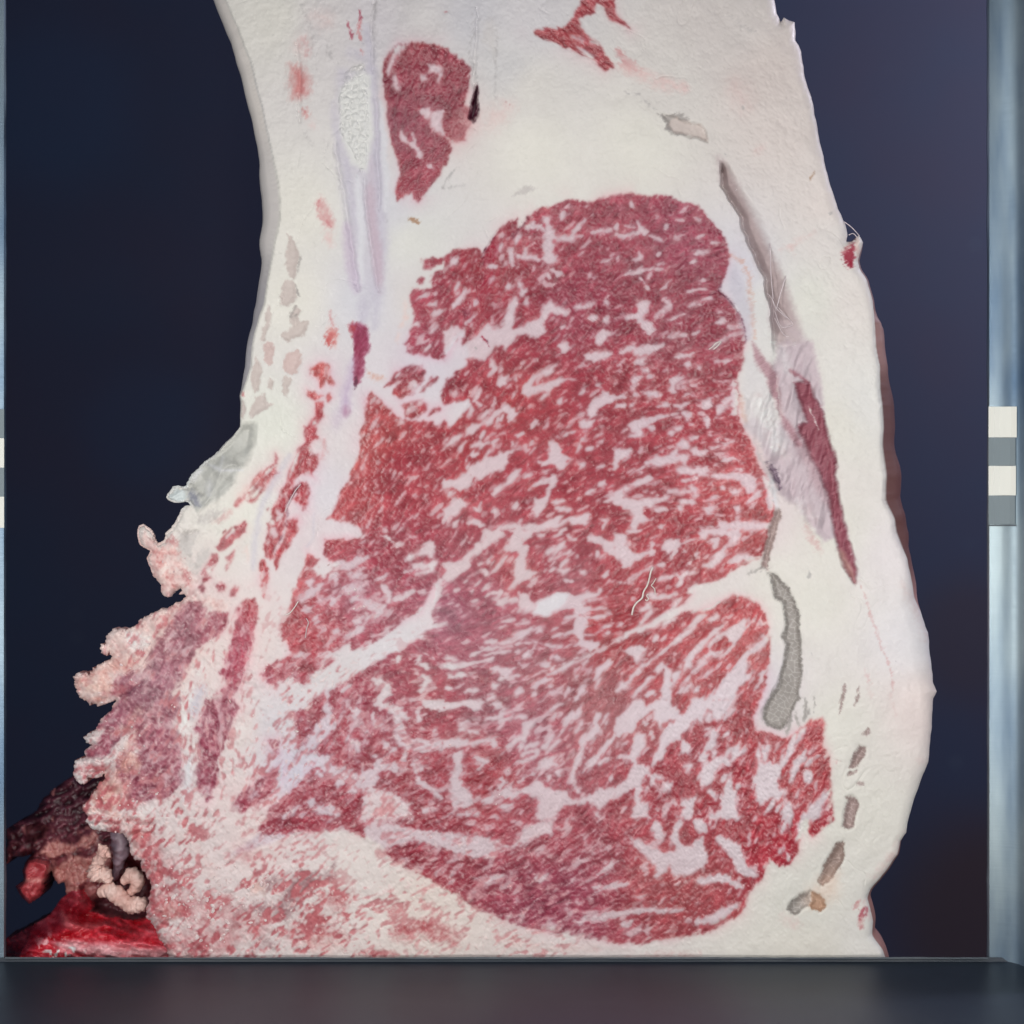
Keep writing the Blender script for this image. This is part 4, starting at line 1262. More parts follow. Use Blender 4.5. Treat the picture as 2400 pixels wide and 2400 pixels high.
# ---------------------------------------------------------------- colour of the tissue
FATC = idw([(1250,350,220,217,208),(1500,330,220,217,208),(1700,60,206,199,195),(1560,200,210,205,200),(1800,180,210,199,194),(1850,300,216,206,201),(1950,480,222,212,207),(2000,700,224,217,212),(1900,700,219,218,209),(1960,1000,220,217,208),(2040,950,222,220,216),(1900,1400,220,217,208),(1950,1250,220,217,208),  # fat near the top is greyer: the dimmer light there is in its colour
 (2100,1300,226,219,219),(2140,1500,224,220,222),(2170,1650,226,212,208),(2000,1900,220,217,208),(1960,1700,220,217,208),(2040,2200,222,219,214),(1900,2230,220,216,207),(1000,60,202,198,197),(1100,40,198,196,200),(1250,60,204,200,202),(880,60,201,196,199),(640,40,214,211,203),(760,60,206,201,200),(680,700,220,217,208),(700,500,219,216,207),
 (640,1000,216,217,207),(560,1200,220,217,208),(520,1050,220,217,208),(700,1250,213,202,204),(760,1150,211,205,210),(830,900,210,203,207),(830,1040,212,204,205),(960,560,213,212,206),(970,700,211,205,203),(920,500,204,203,207),(1180,1100,206,191,195),(1300,900,205,190,194),(1000,830,206,198,206),(1130,790,207,197,203),(1500,1300,212,199,200),(1700,1330,216,208,205),(1820,1350,220,216,208),
 (1750,1640,208,200,208),(1560,1800,207,196,203),(1100,1880,204,194,196),(950,1850,202,194,198),(780,1570,208,202,203),(900,1500,210,204,207),(560,1500,220,205,202),(560,1700,220,206,202),(640,1700,208,202,206),(680,1800,200,197,208),(400,1500,224,198,192),(600,1950,222,204,202),(560,1860,220,204,202),(850,2000,218,208,204),(1000,2100,218,205,198),(1900,2100,218,216,208),(1250,200,213,209,203),(1050,250,210,199,195),
 (1500,1100,208,194,199),(1800,1700,214,206,206),(1830,1150,218,206,205),(1790,1240,217,204,203),(1800,700,214,213,210),(1740,640,208,204,212),(1400,1640,207,195,200),(1950,560,219,213,209),(860,700,206,205,211),(1190,150,205,203,203)], XX, YY, 3.2)
MEATC = idw([(880,220,143,62,74),(880,300,138,66,80),(880,420,150,66,76),(840,130,160,74,78),(1350,60,165,74,78),(1300,520,158,66,78),(1600,560,150,66,82),(1480,600,148,64,76),(1600,750,146,62,74),(1150,640,154,62,70),(1200,740,152,60,70),(1000,720,158,66,78),(980,800,150,62,76),(1200,950,163,66,72),(1350,700,150,62,76),(1500,950,158,66,74),(1300,1150,162,66,74),(1100,1050,160,64,70),(1600,1050,163,66,74),(1700,1150,172,74,78),
 (1600,1250,162,66,72),(1750,1250,176,76,78),(1150,1400,160,84,96),(1050,1450,158,90,105),(1100,1520,162,88,100),(1250,1560,160,88,96),(1200,1350,166,78,84),(1330,1300,160,74,82),(1330,1360,160,84,92),(1450,1380,162,66,72),(1440,1480,160,62,66),(850,1400,163,78,92),(900,1300,152,60,72),(700,1480,165,62,70),(1000,1620,155,64,74),(900,1620,152,62,76),(1180,1660,158,86,96),(1250,1740,160,82,94),(1400,1650,158,86,90),(1600,1550,166,68,72),(1750,1500,174,74,76),
 (1700,1850,164,60,68),(1850,1800,172,70,74),(1850,2000,168,52,62),(1560,1850,160,64,72),(800,1700,156,62,74),(960,1800,150,54,64),(1150,1830,154,56,64),(900,1900,150,52,62),(700,1900,152,56,68),(500,1700,150,64,82),(530,1550,158,56,74),(350,1600,156,98,110),(420,1480,158,96,106),(380,1800,150,70,86),(470,1780,152,66,84),(640,1060,172,70,76),(720,1020,170,72,78),(640,1350,178,70,74),(690,1180,168,62,70),(760,870,192,86,84),(500,1250,174,84,88),(580,1110,180,96,94),
 (860,1040,180,84,84),(820,1180,176,74,78),(950,1100,160,62,70),(880,1000,172,74,76),(800,1900,152,54,66),(1300,1950,158,70,80),(1300,2100,150,66,82),(1600,2050,168,78,82)], XX, YY, 3.4)

def to_lin(c):
    c = np.asarray(c, float) / 255.0
    return np.where(c <= 0.04045, c / 12.92, ((c + 0.055) / 1.055) ** 2.4)

MC = MEATC + np.array([-4.0, 2.0, 3.0]) + (7.0 * fbm(XX, YY, 40, 71, 3) + 5.0 * grain + 2.0 * L_fine)[..., None] * np.array([1, .9, .9])
edge = np.clip(1 - np.minimum(np.abs(fs), np.abs(zs)) / 9.0, 0, 1) * sstep(0.1, 0.0, FATF) + 4 * FATF * (1 - FATF) * 0.5
ej = sstep(-0.2, 0.9, fbm(XX, YY, 50, 77, 2))
MC = MC * (1 + 0.09 * fbm(XX + 6 * L_mid, YY, 30, 73, 3) + 0.05 * L_mid)[..., None]
MC = MC + (edge * ej)[..., None] * np.array([20, 14, 4])
# specks of white smear and dark pits where the saw dragged over the lean
pit = sstep(0.9, 1.5, fbm(XX, YY, 5, 81, 2)) * (0.15 + 0.5 * rough)
MC = MC * (1 - 0.35 * pit[..., None])
SEAMC = idw([(1300,600,203,188,193),(1150,700,203,191,196),(1200,900,204,189,193),(1000,1000,207,193,196),(1500,1000,204,189,195),(1700,1150,212,194,199),(1500,1300,207,193,197),(1150,1350,205,191,193),(1650,1400,214,202,203),(1300,1550,203,188,194),(950,1550,207,203,203),(800,1400,203,188,194),(1650,1650,208,199,204),(1800,1850,210,202,206),(1100,1850,200,188,193),(850,1800,201,189,195),(700,1780,202,197,206),(900,1950,204,192,196),(1300,2050,206,190,194),(500,1650,208,182,186),(350,1650,205,182,184),(880,250,206,190,194),(650,1150,208,186,190)], XX, YY, 3)
sm_ = sstep(-4, -16, zone)[..., None]
FATC = FATC * (1 - sm_) + (SEAMC + np.array([1., -5, -4])) * sm_
halo = np.exp(-np.clip(zone, 0, 60) / 13.0) * sstep(1.0, 0.6, Zm) * sstep(-0.5, 0.6, fbm(XX, YY, 80, 93, 2))
FATC = FATC + halo[..., None] * np.array([3, -17, -12])
FC = FATC + (2.2 * fbm(XX, YY, 60, 91, 4) + 1.6 * grain)[..., None]
seam = Zm * sstep(0.3, 0.9, FATF)
FC = FC + (seam * 3.0 * L_fine)[..., None]
COLR = FC * FATF[..., None] + MC * (1 - FATF[..., None])
# red and pink mince of sawn fibres smeared over the lower left
MW = idw([(700,1600,.5),(740,1680,.5),(640,1500,.12),(560,1550,.35),(580,1720,.25),(620,1640,.2),(640,1830,.45),(560,1880,.3),(470,1850,.3),(350,1900,.75),(280,1830,.65),(430,1980,.5),(400,2100,.85),(330,2000,.8),(540,1970,.22),(480,2040,.25),(600,2150,.8),(760,2120,.65),(900,2130,.4),(820,2030,.15),(1000,2170,.3),(330,1560,.45),(260,1560,.2),(220,1610,.15),(420,1450,.45),(420,1650,.5),(560,1350,.1),(600,1200,0),(850,1700,.35),(800,1830,.35),(820,1400,.45),(900,1500,.1),(1100,1800,.25),(1100,1950,.4),(1300,2100,.35),(1000,1400,.0),(1300,1500,0),(1500,1900,.1),(1800,2100,0),(900,1200,0),(1500,2200,.1),(1000,2230,.2)], XX, YY, 3)[..., 0] * np.maximum(sstep(1330, 1480, YY) * sstep(1200, 950, XX), sstep(1900, 2000, YY) * sstep(1550, 1250, XX))
mf = 0.7 * fbm(XX, YY, 46, 131, 3) + 0.6 * fbm(XX, YY, 15, 133, 3) + 0.45 * L_mid
mt = sstep(0.45 - 1.15 * MW, 1.45 - 0.95 * MW, mf) * np.clip(MW * 1.7, 0, 0.85) * FATF
MR = np.array([178., 92, 98]) + (16 * fbm(XX, YY, 30, 135, 3))[..., None] * np.array([1., .9, .8]) + (8 * grain)[..., None]
wt = sstep(0.55, 1.2, fbm(XX, YY, 8, 137, 3) + 0.3 * L_small) * np.clip(MW * 1.5, 0, 0.75)
def mince(C):
    C = C * (1 - mt[..., None]) + MR * mt[..., None]
    return C * (1 - wt[..., None]) + np.array([222., 196, 194]) * wt[..., None]
for key, al, soft, win, D in overlays:  # some strokes paint membrane shading and the dark inside gaps
    jk = 0.35 if key in ('wine', 'cavity', 'membrane', 'gristle', 'gristlep', 'gristlev', 'rosegrey', 'magenta', 'silver', 'boneb', 'bone', 'fatlav', 'tan', 'whiteb') else 1.0
    jit = jk * (1.6 * grain[win] + 1.0 * L_fine[win]) * min(1.0, soft / 5.0) * 2.0
    a = al * sstep(soft, -soft, D + jit)
    if key in ('pink', 'blotch', 'crumbred', 'rose', 'pale', 'fleshy', 'crumb', 'debris'):
        a = a * np.clip(0.75 + 0.5 * fbm(XX[win], YY[win], 16, 95, 3), 0, 1.0)
    c = np.array(COL[key], float) + (3.0 * grain[win])[..., None]
    if key in ('grey', 'greypink', 'greybrown', 'brown'):
        net = sstep(2.6, 0.4, voro(WX[win] * 0.9 + 0.35 * WY[win], WY[win] - 0.35 * WX[win], 13.0 if key[:4] == 'grey' and len(key) < 9 else 19.0))
        c = c + (26 * net - 4 + 5 * fbm(XX[win], YY[win], 20, 98, 2))[..., None]
    if key in ('fleshy', 'crumb', 'crumbred', 'white', 'blotch'):
        tx = fbm(XX[win], YY[win], 26, 96, 4) + 0.5 * grain[win]
        c = c + np.clip(tx, -1, 0.8)[..., None] * np.array([16, 30, 28])
    if key in ('wine', 'magenta', 'rosegrey'):
        c = c + (6 * L_fine[win])[..., None]
    COLR[win] = COLR[win] * (1 - a[..., None]) + c * a[..., None]
COLR = np.clip(mince(COLR), 4, 250)
# light seeps through the fat, so lean and fat run into one another a little
zz = sstep(30, 0, np.minimum(zone, 60))[..., None]
def blur3(C, n): return np.stack([box_blur(C[..., q], n) for q in range(3)], -1)
COLR = COLR * (1 - 0.35 * zz) + zz * (0.22 * blur3(COLR, 1) + 0.13 * blur3(COLR, 3))

# ---------------------------------------------------------------- relief, photo pixels towards the camera
crease = sstep(0.05, 0.0, np.abs(fbm(XX + 0.3 * YY, YY, 85, 107, 2))) * sstep(0.15, 0.7, fbm(XX, YY, 150, 108, 2)) * FATF
HGT = 2.6 * fbm(XX, YY, 110, 101, 3) - 1.3 * crease + 0.5 * fbm(XX, YY, 30, 102, 3) * FATF + 0.35 * grain + (1 - FATF) * (0.34 * L_mid + 0.18 * L_fine) + 0.9 * FATF * Zm
HGT = HGT - 1.5 * mt + 2.0 * wt + np.clip(MW, 0, 1) * 2.6 * fbm(XX, YY, 15, 139, 3)
HGT = HGT + rough * (0.8 * fbm(XX, YY, 8, 103, 2)) * np.clip(0.6 + fbm(XX, YY, 90, 104, 2), 0, 1.4)
edgez = sstep(-130, -20, SD) * ragged
HGT = HGT + ragged * 1.6 * fbm(XX, YY, 34, 105, 3) + edgez * 9.0 * fbm(XX, YY, 38, 106, 4)
rr = np.clip(idw([(540,60,4),(520,-20,4),(600,300,4),(655,500,4),(628,660,5),(600,800,8),(560,1000,8),(300,1600,26),(300,2000,26),(1900,200,22),(2000,640,24),(2052,820,12),(2070,1050,9),(2075,1170,9),(2110,1270,14),(2150,1500,46),(2170,1750,30),(2100,2000,18),(1200,2300,4)], XX, YY, 3)[..., 0], 4, 60)
t = np.clip(-SD / rr, 0, 1)
HGT = HGT - rr * 0.75 * (1 - np.sqrt(np.clip(1 - (1 - t) ** 2, 0, 1)))
for dp, soft, win, D in dents:
    HGT[win] -= dp * sstep(soft, -soft, D)
# long cleft on the right: a cliff on its left side, a ramp rising to the right
s_in = sstep(3, -3, CAVD)
left = [(1689,376),(1691,435),(1720,484),(1737,509),(1740,534),(1751,565),(1766,592),(1778,625),(1794,658),(1795,687),(1807,725),(1812,800)]
ly = np.array([p[1] for p in left]); lx = np.array([p[0] for p in left])
wd = np.interp(YY[CAVW], [370, 430, 520, 640, 760, 830], [14, 46, 62, 68, 78, 80])
ramp = np.clip((XX[CAVW] - np.interp(YY[CAVW], ly, lx)) / wd, 0, 1)
fade = sstep(830, 740, YY[CAVW])
cut = sstep(2.5, -2.5, np.interp(YY[CAVW], ly, lx) - XX[CAVW] + 2.0 * vnoise(XX[CAVW], YY[CAVW], 14, 115))
top_ = sstep(372, 400, YY[CAVW])
HGT[CAVW] -= cut * top_ * ((44 * fade + 6) * (1 - ramp) ** 1.4) * sstep(850, 790, YY[CAVW])
# patches where the wet fibres stand up and glint
glz = np.clip(idw([(1600,650,1),(1640,670,1),(1540,740,.9),(1420,600,.8),(1570,590,.7),(1700,800,.7),(1220,640,.7),(1130,760,.3),(1000,740,.5),(1300,900,.25),(1550,1290,.5),(1720,1010,.8),(1760,1100,.8),(1850,1830,.6),(1830,1960,.6),(1500,1100,.15),(1200,1100,.1),(1350,1350,.05),(1150,1400,.1),(1600,1900,.4),(1300,1700,.2),(900,1400,.4),(880,300,.35)], XX, YY, 3)[..., 0], 0, 1) * Zm
HGT = HGT + glz * (1.2 * np.clip(L_small, -1, 2.2) * sstep(0.0, 1.0, fbm(XX, YY, 26, 141, 3)) + 0.7 * grain)
# soft folds of the membrane beside the cleft
mem = sdf_poly([(1823,800),(1906,800),(1931,975),(1960,1160),(2010,1340),(1960,1290),(1870,1190),(1820,1145),(1803,1090),(1750,1000),(1748,930),(1800,900)], XX, YY)
lumpy = np.clip(idw([(600,60,.3),(680,60,1),(740,30,1),(700,140,.8),(800,120,.5),(1880,180,1),(1850,330,1),(1900,450,.8),(1950,560,.7),(2000,700,.6),(1700,100,.3),(1100,150,.4),(1200,300,0),(1400,300,0),(700,600,.2),(600,900,.5),(1900,1300,0),(2080,1100,.7),(2120,1500,.5),(870,300,.3),(1000,500,.3),(2000,1900,.1)], XX, YY, 3)[..., 0], 0, 1)
HGT += lumpy * FATF * (1.1 * fbm(XX, YY, 20, 151, 4))
HGT += sstep(10, -20, mem) * 13.0 * fbm(XX * 1.0 + 0.25 * YY, YY * 0.35, 30, 109, 3)
# crumbs of the bone
for i, nm in enumerate(PARTS):
    if nm == 'Xbone': HGT = HGT + (label == i) * (3.6 * np.sqrt(np.clip(voro(WX, WY, 15.0, 15) / 8, 0, 1)) + 2.0 * fbm(XX, YY, 10, 111, 2))
    if nm == 'Xsilver': HGT = HGT + box_blur((label == i).astype(float), 4) * (11.0 * (1 - 2.2 * np.abs(fbm(XX + YY, 0.6 * YY - XX * .3, 64, 113, 2))) - 8)
# gloss: lean and wet places shine more
WET = 0.25 + 0.45 * (1 - FATF) + 0.15 * fbm(XX, YY, 30, 121, 3) - 0.25 * rough + 0.35 * glz
WET = np.clip(WET, 0, 1)

# ---------------------------------------------------------------- meshes from the fields
def mesh_obj(name, verts, faces, mats, parent=None, smooth=True, label=None):
    me = bpy.data.meshes.new(name)
    verts = np.asarray(verts, np.float32); faces = np.asarray(faces)
    me.vertices.add(len(verts)); me.vertices.foreach_set('co', verts.ravel())
    n, q = faces.shape
    me.loops.add(n * q); me.loops.foreach_set('vertex_index', faces.ravel().astype(np.int32))
    me.polygons.add(n); me.polygons.foreach_set('loop_start', (np.arange(n) * q).astype(np.int32))
    me.update(calc_edges=True)
    me.polygons.foreach_set('use_smooth', np.full(n, smooth))
    for m in (mats if isinstance(mats, (list, tuple)) else [mats]): me.materials.append(m)
    o = bpy.data.objects.new(name, me); COLL.objects.link(o)
    if parent: o.parent = parent
    if label: o['label'] = label
    return o

def attrs(me, col, wet, lean):
    a = me.attributes.new('Col', 'FLOAT_COLOR', 'POINT'); c4 = np.ones((len(col), 4), np.float32); c4[:, :3] = col; a.data.foreach_set('color', c4.ravel())
    for nm, v in (('wet', wet), ('lean', lean)):
        a = me.attributes.new(nm, 'FLOAT', 'POINT'); a.data.foreach_set('value', np.asarray(v, np.float32).ravel())

def thing(name, label, cat, loc=(0, 0, 0)):
    o = bpy.data.objects.new(name, None); COLL.objects.link(o); o['label'] = label; o['category'] = cat; o.empty_display_size = 0.05
    return o

def build_sheet(root, X, Y, SD, H, col, wet, lean, lab, names, base, wall, wallcol, flare, mat, dscale):
    """front skin of a piece of meat, one mesh per part; the first part also carries the sides running back"""
    ny, nx = X.shape
    gyv, gxv = np.gradient(box_blur(SD, 2)); gyw, gxw = np.gradient(box_blur(box_blur(SD, 9), 9)); gw = np.sqrt(gxw ** 2 + gyw ** 2) + 1e-6; gn = np.sqrt(gxv ** 2 + gyv ** 2) + 1e-6
    nxo, nyo = gxv / gn, gyv / gn
    cs = (SD[:-1, :-1] + SD[1:, :-1] + SD[:-1, 1:] + SD[1:, 1:]) / 4
    cell = cs < 0
    # snap the rim onto the true outline
    used = np.zeros(X.shape, bool); allin = np.ones(X.shape, bool)
    for dj in (0, 1):
        for di in (0, 1):
            v = np.zeros(X.shape, bool); v[dj:ny - 1 + dj, di:nx - 1 + di] = cell; used |= v
            w = np.ones(X.shape, bool); w[dj:ny - 1 + dj, di:nx - 1 + di] = cell; allin &= w
    rim = used & ~allin
    mv = np.where(rim, np.clip(-SD, -1.3 * S, 1.3 * S), 0)
    px = X + mv * nxo; py = Y + mv * nyo
    dep = base - H * K
    sc = (DIST + dep) / DIST
    V = np.stack([(px - 1200) * K * sc, dep, ZC + (1200 - py) * K * sc], -1)
    # normals of the whole sheet, so that parts join without a seam
    du = np.gradient(V, axis=1); dv = np.gradient(V, axis=0)
    NR = np.cross(du, dv); NR /= np.linalg.norm(NR, axis=-1, keepdims=True) + 1e-12
    NR[((np.array([0, -DIST, ZC]) - V) * NR).sum(-1) < 0] *= -1
    idx = np.arange(ny * nx).reshape(ny, nx)
    cl = lab[:-1, :-1]
    Vf = V.reshape(-1, 3); Nf = NR.reshape(-1, 3); Cf = col.reshape(-1, 3); Wf = wet.ravel(); Lf = lean.ravel()
    Nout = np.stack([gxw / gw, 0 * nxo, -gyw / gw], -1).reshape(-1, 3)
    def rim_edges(mask):
        e = []
        pad = np.zeros((ny + 1, nx + 1), bool); pad[1:ny, 1:nx] = mask
        # horizontal edges between cell rows
        up = pad[:-1, 1:-1]; dn = pad[1:, 1:-1]     # rows of cells above / below grid line j
        j, i = np.where(dn & ~up); e.append(np.stack([idx[j, i + 1], idx[j, i]], 1))
        j, i = np.where(up & ~dn); e.append(np.stack([idx[j, i], idx[j, i + 1]], 1))
        lf = pad[1:-1, :-1]; rt = pad[1:-1, 1:]
        j, i = np.where(rt & ~lf); e.append(np.stack([idx[j, i], idx[j + 1, i]], 1))
        j, i = np.where(lf & ~rt); e.append(np.stack([idx[j + 1, i], idx[j, i]], 1))
        return np.concatenate(e)
    out = []
    for li, (nm, label, parent) in names.items():
        mk = cell & (cl == li)
        j, i = np.where(mk)
        if len(j) < 6: continue
        F = np.stack([idx[j, i], idx[j + 1, i], idx[j + 1, i + 1], idx[j, i + 1]], 1)
        first = li == min(names)
        E = rim_edges(cell if first else mk)
        if first:
            rings = wall
        else:
            rings = [(12.0, 0.0)]                    # every part goes some way into the meat
        ru = np.unique(E); rmap = np.zeros(ny * nx, np.int64); rmap[ru] = np.arange(len(ru))
        vs = [None]; uniq = np.unique(np.concatenate([F.ravel(), ru])); mp = np.zeros(ny * nx, np.int64); mp[uniq] = np.arange(len(uniq))
        AV = [Vf[uniq]]; AN = [Nf[uniq]]; AC = [Cf[uniq]]; AW = [Wf[uniq]]; AL = [Lf[uniq]]
        faces = [mp[F]]
        a_, b_ = rmap[E[:, 0]], rmap[E[:, 1]]
        SB = Vf[ru].astype(float).copy(); SNo = Nout[ru].astype(float).copy()
        if first:                                     # an even rim for the sides to run back from
            cnt = np.bincount(np.concatenate([a_, b_]), minlength=len(ru))[:, None].astype(float)
            for it_ in range(110):
                for Q_ in ((SB, SNo) if it_ < 26 else (SNo,)):
                    s_ = np.zeros_like(Q_); np.add.at(s_, a_, Q_[b_]); np.add.at(s_, b_, Q_[a_])
                    Q_ += 0.6 * (s_ / cnt - Q_)
        if first:
            q_ = np.clip(flare.ravel()[ru] / 22.0, 0, 1)[:, None]; SB = SB * q_ + Vf[ru] * (1 - q_)
        prev = mp[ru]; nb = len(uniq)
        for (d, o) in rings:
            f = (o * flare.ravel()[ru])[:, None] if first else 0.0
            nv = SB + np.array([0, d * K, 0]) * (dscale.ravel()[ru][:, None] if first else 1.0) + SNo * f * K
            if not first: nv[:, 1] += 0.0
            AV.append(nv); AN.append(Nf[ru])
            AC.append(Cf[ru] * 0 + wallcol.reshape(-1, 3)[ru] if first else Cf[ru]); AW.append(Wf[ru] * 0 + 0.3); AL.append(Lf[ru])
            cur = nb + np.arange(len(ru)); nb += len(ru)
            a, b = rmap[E[:, 0]], rmap[E[:, 1]]
            faces.append(np.stack([prev[a], prev[b], cur[b], cur[a]], 1)[:, ::-1])
            prev = cur
        VV = np.concatenate(AV); o = mesh_obj(nm, VV, np.concatenate(faces), mat, parent or root, True, label)
        attrs(o.data, np.concatenate(AC), np.concatenate(AW), np.concatenate(AL))
        if not first:
            o.data.normals_split_custom_set_from_vertices(np.concatenate(AN).astype(np.float32))
        else:                                         # the rim and the sides keep their own smooth normals
            o.data.update(); pass
            VN = np.zeros(len(VV) * 3, np.float32); o.data.vertex_normals.foreach_get('vector', VN); VN = VN.reshape(-1, 3)
            lo_ = len(uniq); own = VN.copy(); own[:lo_] = AN[0]; own[mp[ru]] = VN[mp[ru]]
            o.data.normals_split_custom_set_from_vertices(own)
        out.append(o)
    return out

TISSUE = tissue_material()
carcass = thing('beef_carcass', 'cut face of a marbled beef carcass, dark red lean inside thick white fat', 'beef carcass')
LAB = {0: ('fat_layer', 'thick creamy white fat around and between the muscles', None)}
MUSCLE = {'Zribeye': 'large marbled rib eye muscle at the middle of the cut', 'Zblock': 'small mottled muscle block left of the pale diagonal fat seam',
          'Zlower': 'broad lower muscle with coarse white marbling under the rib eye', 'Zstrip': 'narrow dark red strip of muscle beside the spine',
          'Zneck': 'purplish ragged muscle smeared with bone dust at lower left', 'Zoval': 'oval dark red muscle at the top beside the cartilage', 'Zcorner': 'thin forked red muscle at the top edge'}
for i, nm in enumerate(PARTS):
    if nm[0] == 'Z': LAB[i] = ('muscle', MUSCLE[nm], None)
    elif nm[0] == 'G': LAB[i] = ('membrane_pocket', None, None)
    elif nm == 'Xsilver': LAB[i] = ('membrane_flap', 'crinkled silvery skin on the left edge', None)
    elif nm == 'Xbone': LAB[i] = ('bone_core', 'crumbly pale core of the spine bone', None)
    elif nm == 'Qcavity': LAB[i] = ('cleft_lining', 'grey pink lining of the long cleft on the right', None)
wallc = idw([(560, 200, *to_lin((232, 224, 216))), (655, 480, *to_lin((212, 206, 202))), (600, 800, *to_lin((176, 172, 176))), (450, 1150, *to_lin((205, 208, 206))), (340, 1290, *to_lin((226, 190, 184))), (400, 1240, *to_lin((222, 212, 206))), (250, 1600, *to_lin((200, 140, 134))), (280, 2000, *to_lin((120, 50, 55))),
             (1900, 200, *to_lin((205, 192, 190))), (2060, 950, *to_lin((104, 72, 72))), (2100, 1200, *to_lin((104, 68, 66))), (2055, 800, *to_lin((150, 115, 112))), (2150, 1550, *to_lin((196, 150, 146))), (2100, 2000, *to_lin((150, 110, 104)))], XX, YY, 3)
flare = np.clip(idw([(520, -40, 34), (600, 250, 42), (655, 500, 58), (630, 680, 36), (600, 800, 22), (560, 1000, 6), (300, 1600, 0), (300, 2000, 4), (1850, 100, 6), (1960, 500, 4), (2040, 700, 10), (2055, 800, 34), (2066, 1000, 52), (2075, 1150, 64), (2100, 1230, 52), (2130, 1330, 26), (2170, 1500, 6), (2150, 1850, 10), (2060, 2100, 22), (1200, 2300, 0)], XX, YY, 4)[..., 0], 0, 100)
dsc = np.clip(idw([(330,1250,.04),(400,1160,.04),(370,1350,.05),(450,1120,.06),(240,1500,.08),(180,1600,.08),(190,1780,.08),(220,1900,.1),(300,1960,.3),(560,950,.5),(640,600,1),(600,200,1),(2000,600,.4),(2100,1200,1),(1900,200,1),(2100,2000,1),(360,2150,.8)], XX, YY, 4)[..., 0], .03, 1)
ALB = 0.95
COLL_LIN = np.clip((to_lin(COLR) - 0.012) / ALB, 0.003, 0.86)
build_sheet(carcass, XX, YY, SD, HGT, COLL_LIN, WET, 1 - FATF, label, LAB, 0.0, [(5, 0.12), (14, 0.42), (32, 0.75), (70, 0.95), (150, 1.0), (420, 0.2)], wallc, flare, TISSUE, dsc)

# ---------------------------------------------------------------- hanging neck meat, deeper behind the lower left
T0 = lambda s: [(float(a) / 3.864, 1800 + float(b) / 3.864) for a, b in (t.split(',') for t in s.split())]
bx = np.arange(-30, 470, S); by = np.arange(1770, 2330, S); BX, BY = np.meshgrid(bx, by)
bg = fbm(BX, BY, 7, 201, 3); bw = 3.0
BWX = BX + bw * fbm(BX, BY, 18, 203, 4); BWY = BY + bw * fbm(BX, BY, 18, 205, 4)
strand = T0('-120,860 50,850 60,650 50,560 340,380 400,260 560,130 660,70 760,160 860,100 1000,60 1200,300 1400,500 1450,900 1500,1300 1450,1450 1300,1480 1000,1460 800,1420 680,1300 600,1180 580,1030 520,1040 460,930 400,1000 290,980 200,980 230,850 300,780 180,800 110,800 70,870')
finger = T0('200,930 260,830 430,850 430,950 400,1060 405,1090 370,1170 300,1200 260,1225 200,1180 140,1080 210,1010')
pool = T0('-150,1840 50,1560 300,1420 450,1340 540,1200 640,1120 760,1090 860,1250 800,1300 1000,1350 1200,1380 1330,1340 1400,1200 1500,1250 1750,1400 1750,2060 -150,2060')
sd_a = sdf_poly(strand, BWX, BWY); sd_b = sdf_poly(finger, BWX, BWY); sd_c = sdf_poly(pool, BWX, BWY)
BSD = np.minimum(np.minimum(sd_a, sd_b), sd_c)
blab = np.zeros(BX.shape, np.int16); blab[sd_b < 0] = 1; blab[sd_c < np.minimum(sd_b, 0)] = 2
ca = np.cos(np.full(BX.shape, math.radians(28))).astype(np.float32); sa = np.sin(np.full(BX.shape, math.radians(28))).astype(np.float32)
bl = lic(box_blur(rng.normal(0, 1, BX.shape), 1).astype(np.float32), ca, sa, 9)
lo = sstep(1880, 2060, BY)[..., None]
colA = np.array([66, 26, 38]) * (1 - lo) + np.array([112, 52, 58]) * lo  # shade of this deeper layer put into the colour, darkest at the top
colA = colA + (bl * 12 + bg * 14)[..., None] * np.array([1.2, .8, .85])
pk = sstep(0.35, 1.0, fbm(BX, BY, 20, 211, 4) + 0.6 * lo[..., 0] - 0.25)[..., None]
colA = colA * (1 - 0.75 * pk) + np.array([176, 116, 112]) * 0.75 * pk
colB = np.array([168, 62, 68]) + (bg * 18)[..., None]; tip = sstep(2075, 2060, BY)[..., None] * sstep(2052, 2066, BY)[..., None]
colB = colB * (1 - .7 * tip) + np.array([222, 160, 150]) * .7 * tip
bl2 = lic(box_blur(rng.normal(0, 1, BX.shape), 1).astype(np.float32), np.ones_like(ca) * 0.97, np.ones_like(ca) * -0.2, 12)
cx = sdf_stroke(T0('520,1600 800,1640 1150,1660 1500,1690'), 26, BX, BY)
wm = sstep(16, -10, cx - 2 * bl2)[..., None]
dk = sstep(0, 36, sdf_stroke(T0('300,1800 700,1560 1100,1500 1500,1600'), 60, BX, BY))[..., None] * sstep(330, 90, BX)[..., None]
colC = np.array([196, 44, 58]) + (bl2 * 12 + bg * 12)[..., None]
colC = colC * (1 - .6 * dk) + np.array([70, 16, 28]) * .6 * dk
colC = colC * (1 - .85 * wm) + np.array([222, 176, 180]) * .85 * wm
lump = sstep(4, -8, sdf_stroke(T0('560,1300 600,1420 760,1440 1000,1400'), 22, BX, BY))[..., None]
colC = colC * (1 - .5 * lump) + np.array([206, 120, 122]) * .5 * lump
cm = np.minimum(sdf_poly(T0('440,920 560,860 640,800 780,820 880,760 960,700 1000,860 1010,1060 900,1030 760,1010 700,1080 700,1180 580,1180 560,1080 480,1010'), BWX, BWY), sdf_poly(T0('380,760 520,640 640,700 720,660 860,560 880,700 740,740 600,780 440,800'), BWX, BWY))
cmk = sstep(8, -6, cm + 8 * fbm(BX, BY, 14, 231, 3)); vc = voro(BWX, BWY, 17.0, 9)
cc = np.array([196, 136, 128]) + (bg * 22)[..., None]
cc = cc - (sstep(3, 0, vc) * 46)[..., None] * np.array([.8, 1.2, 1.1])
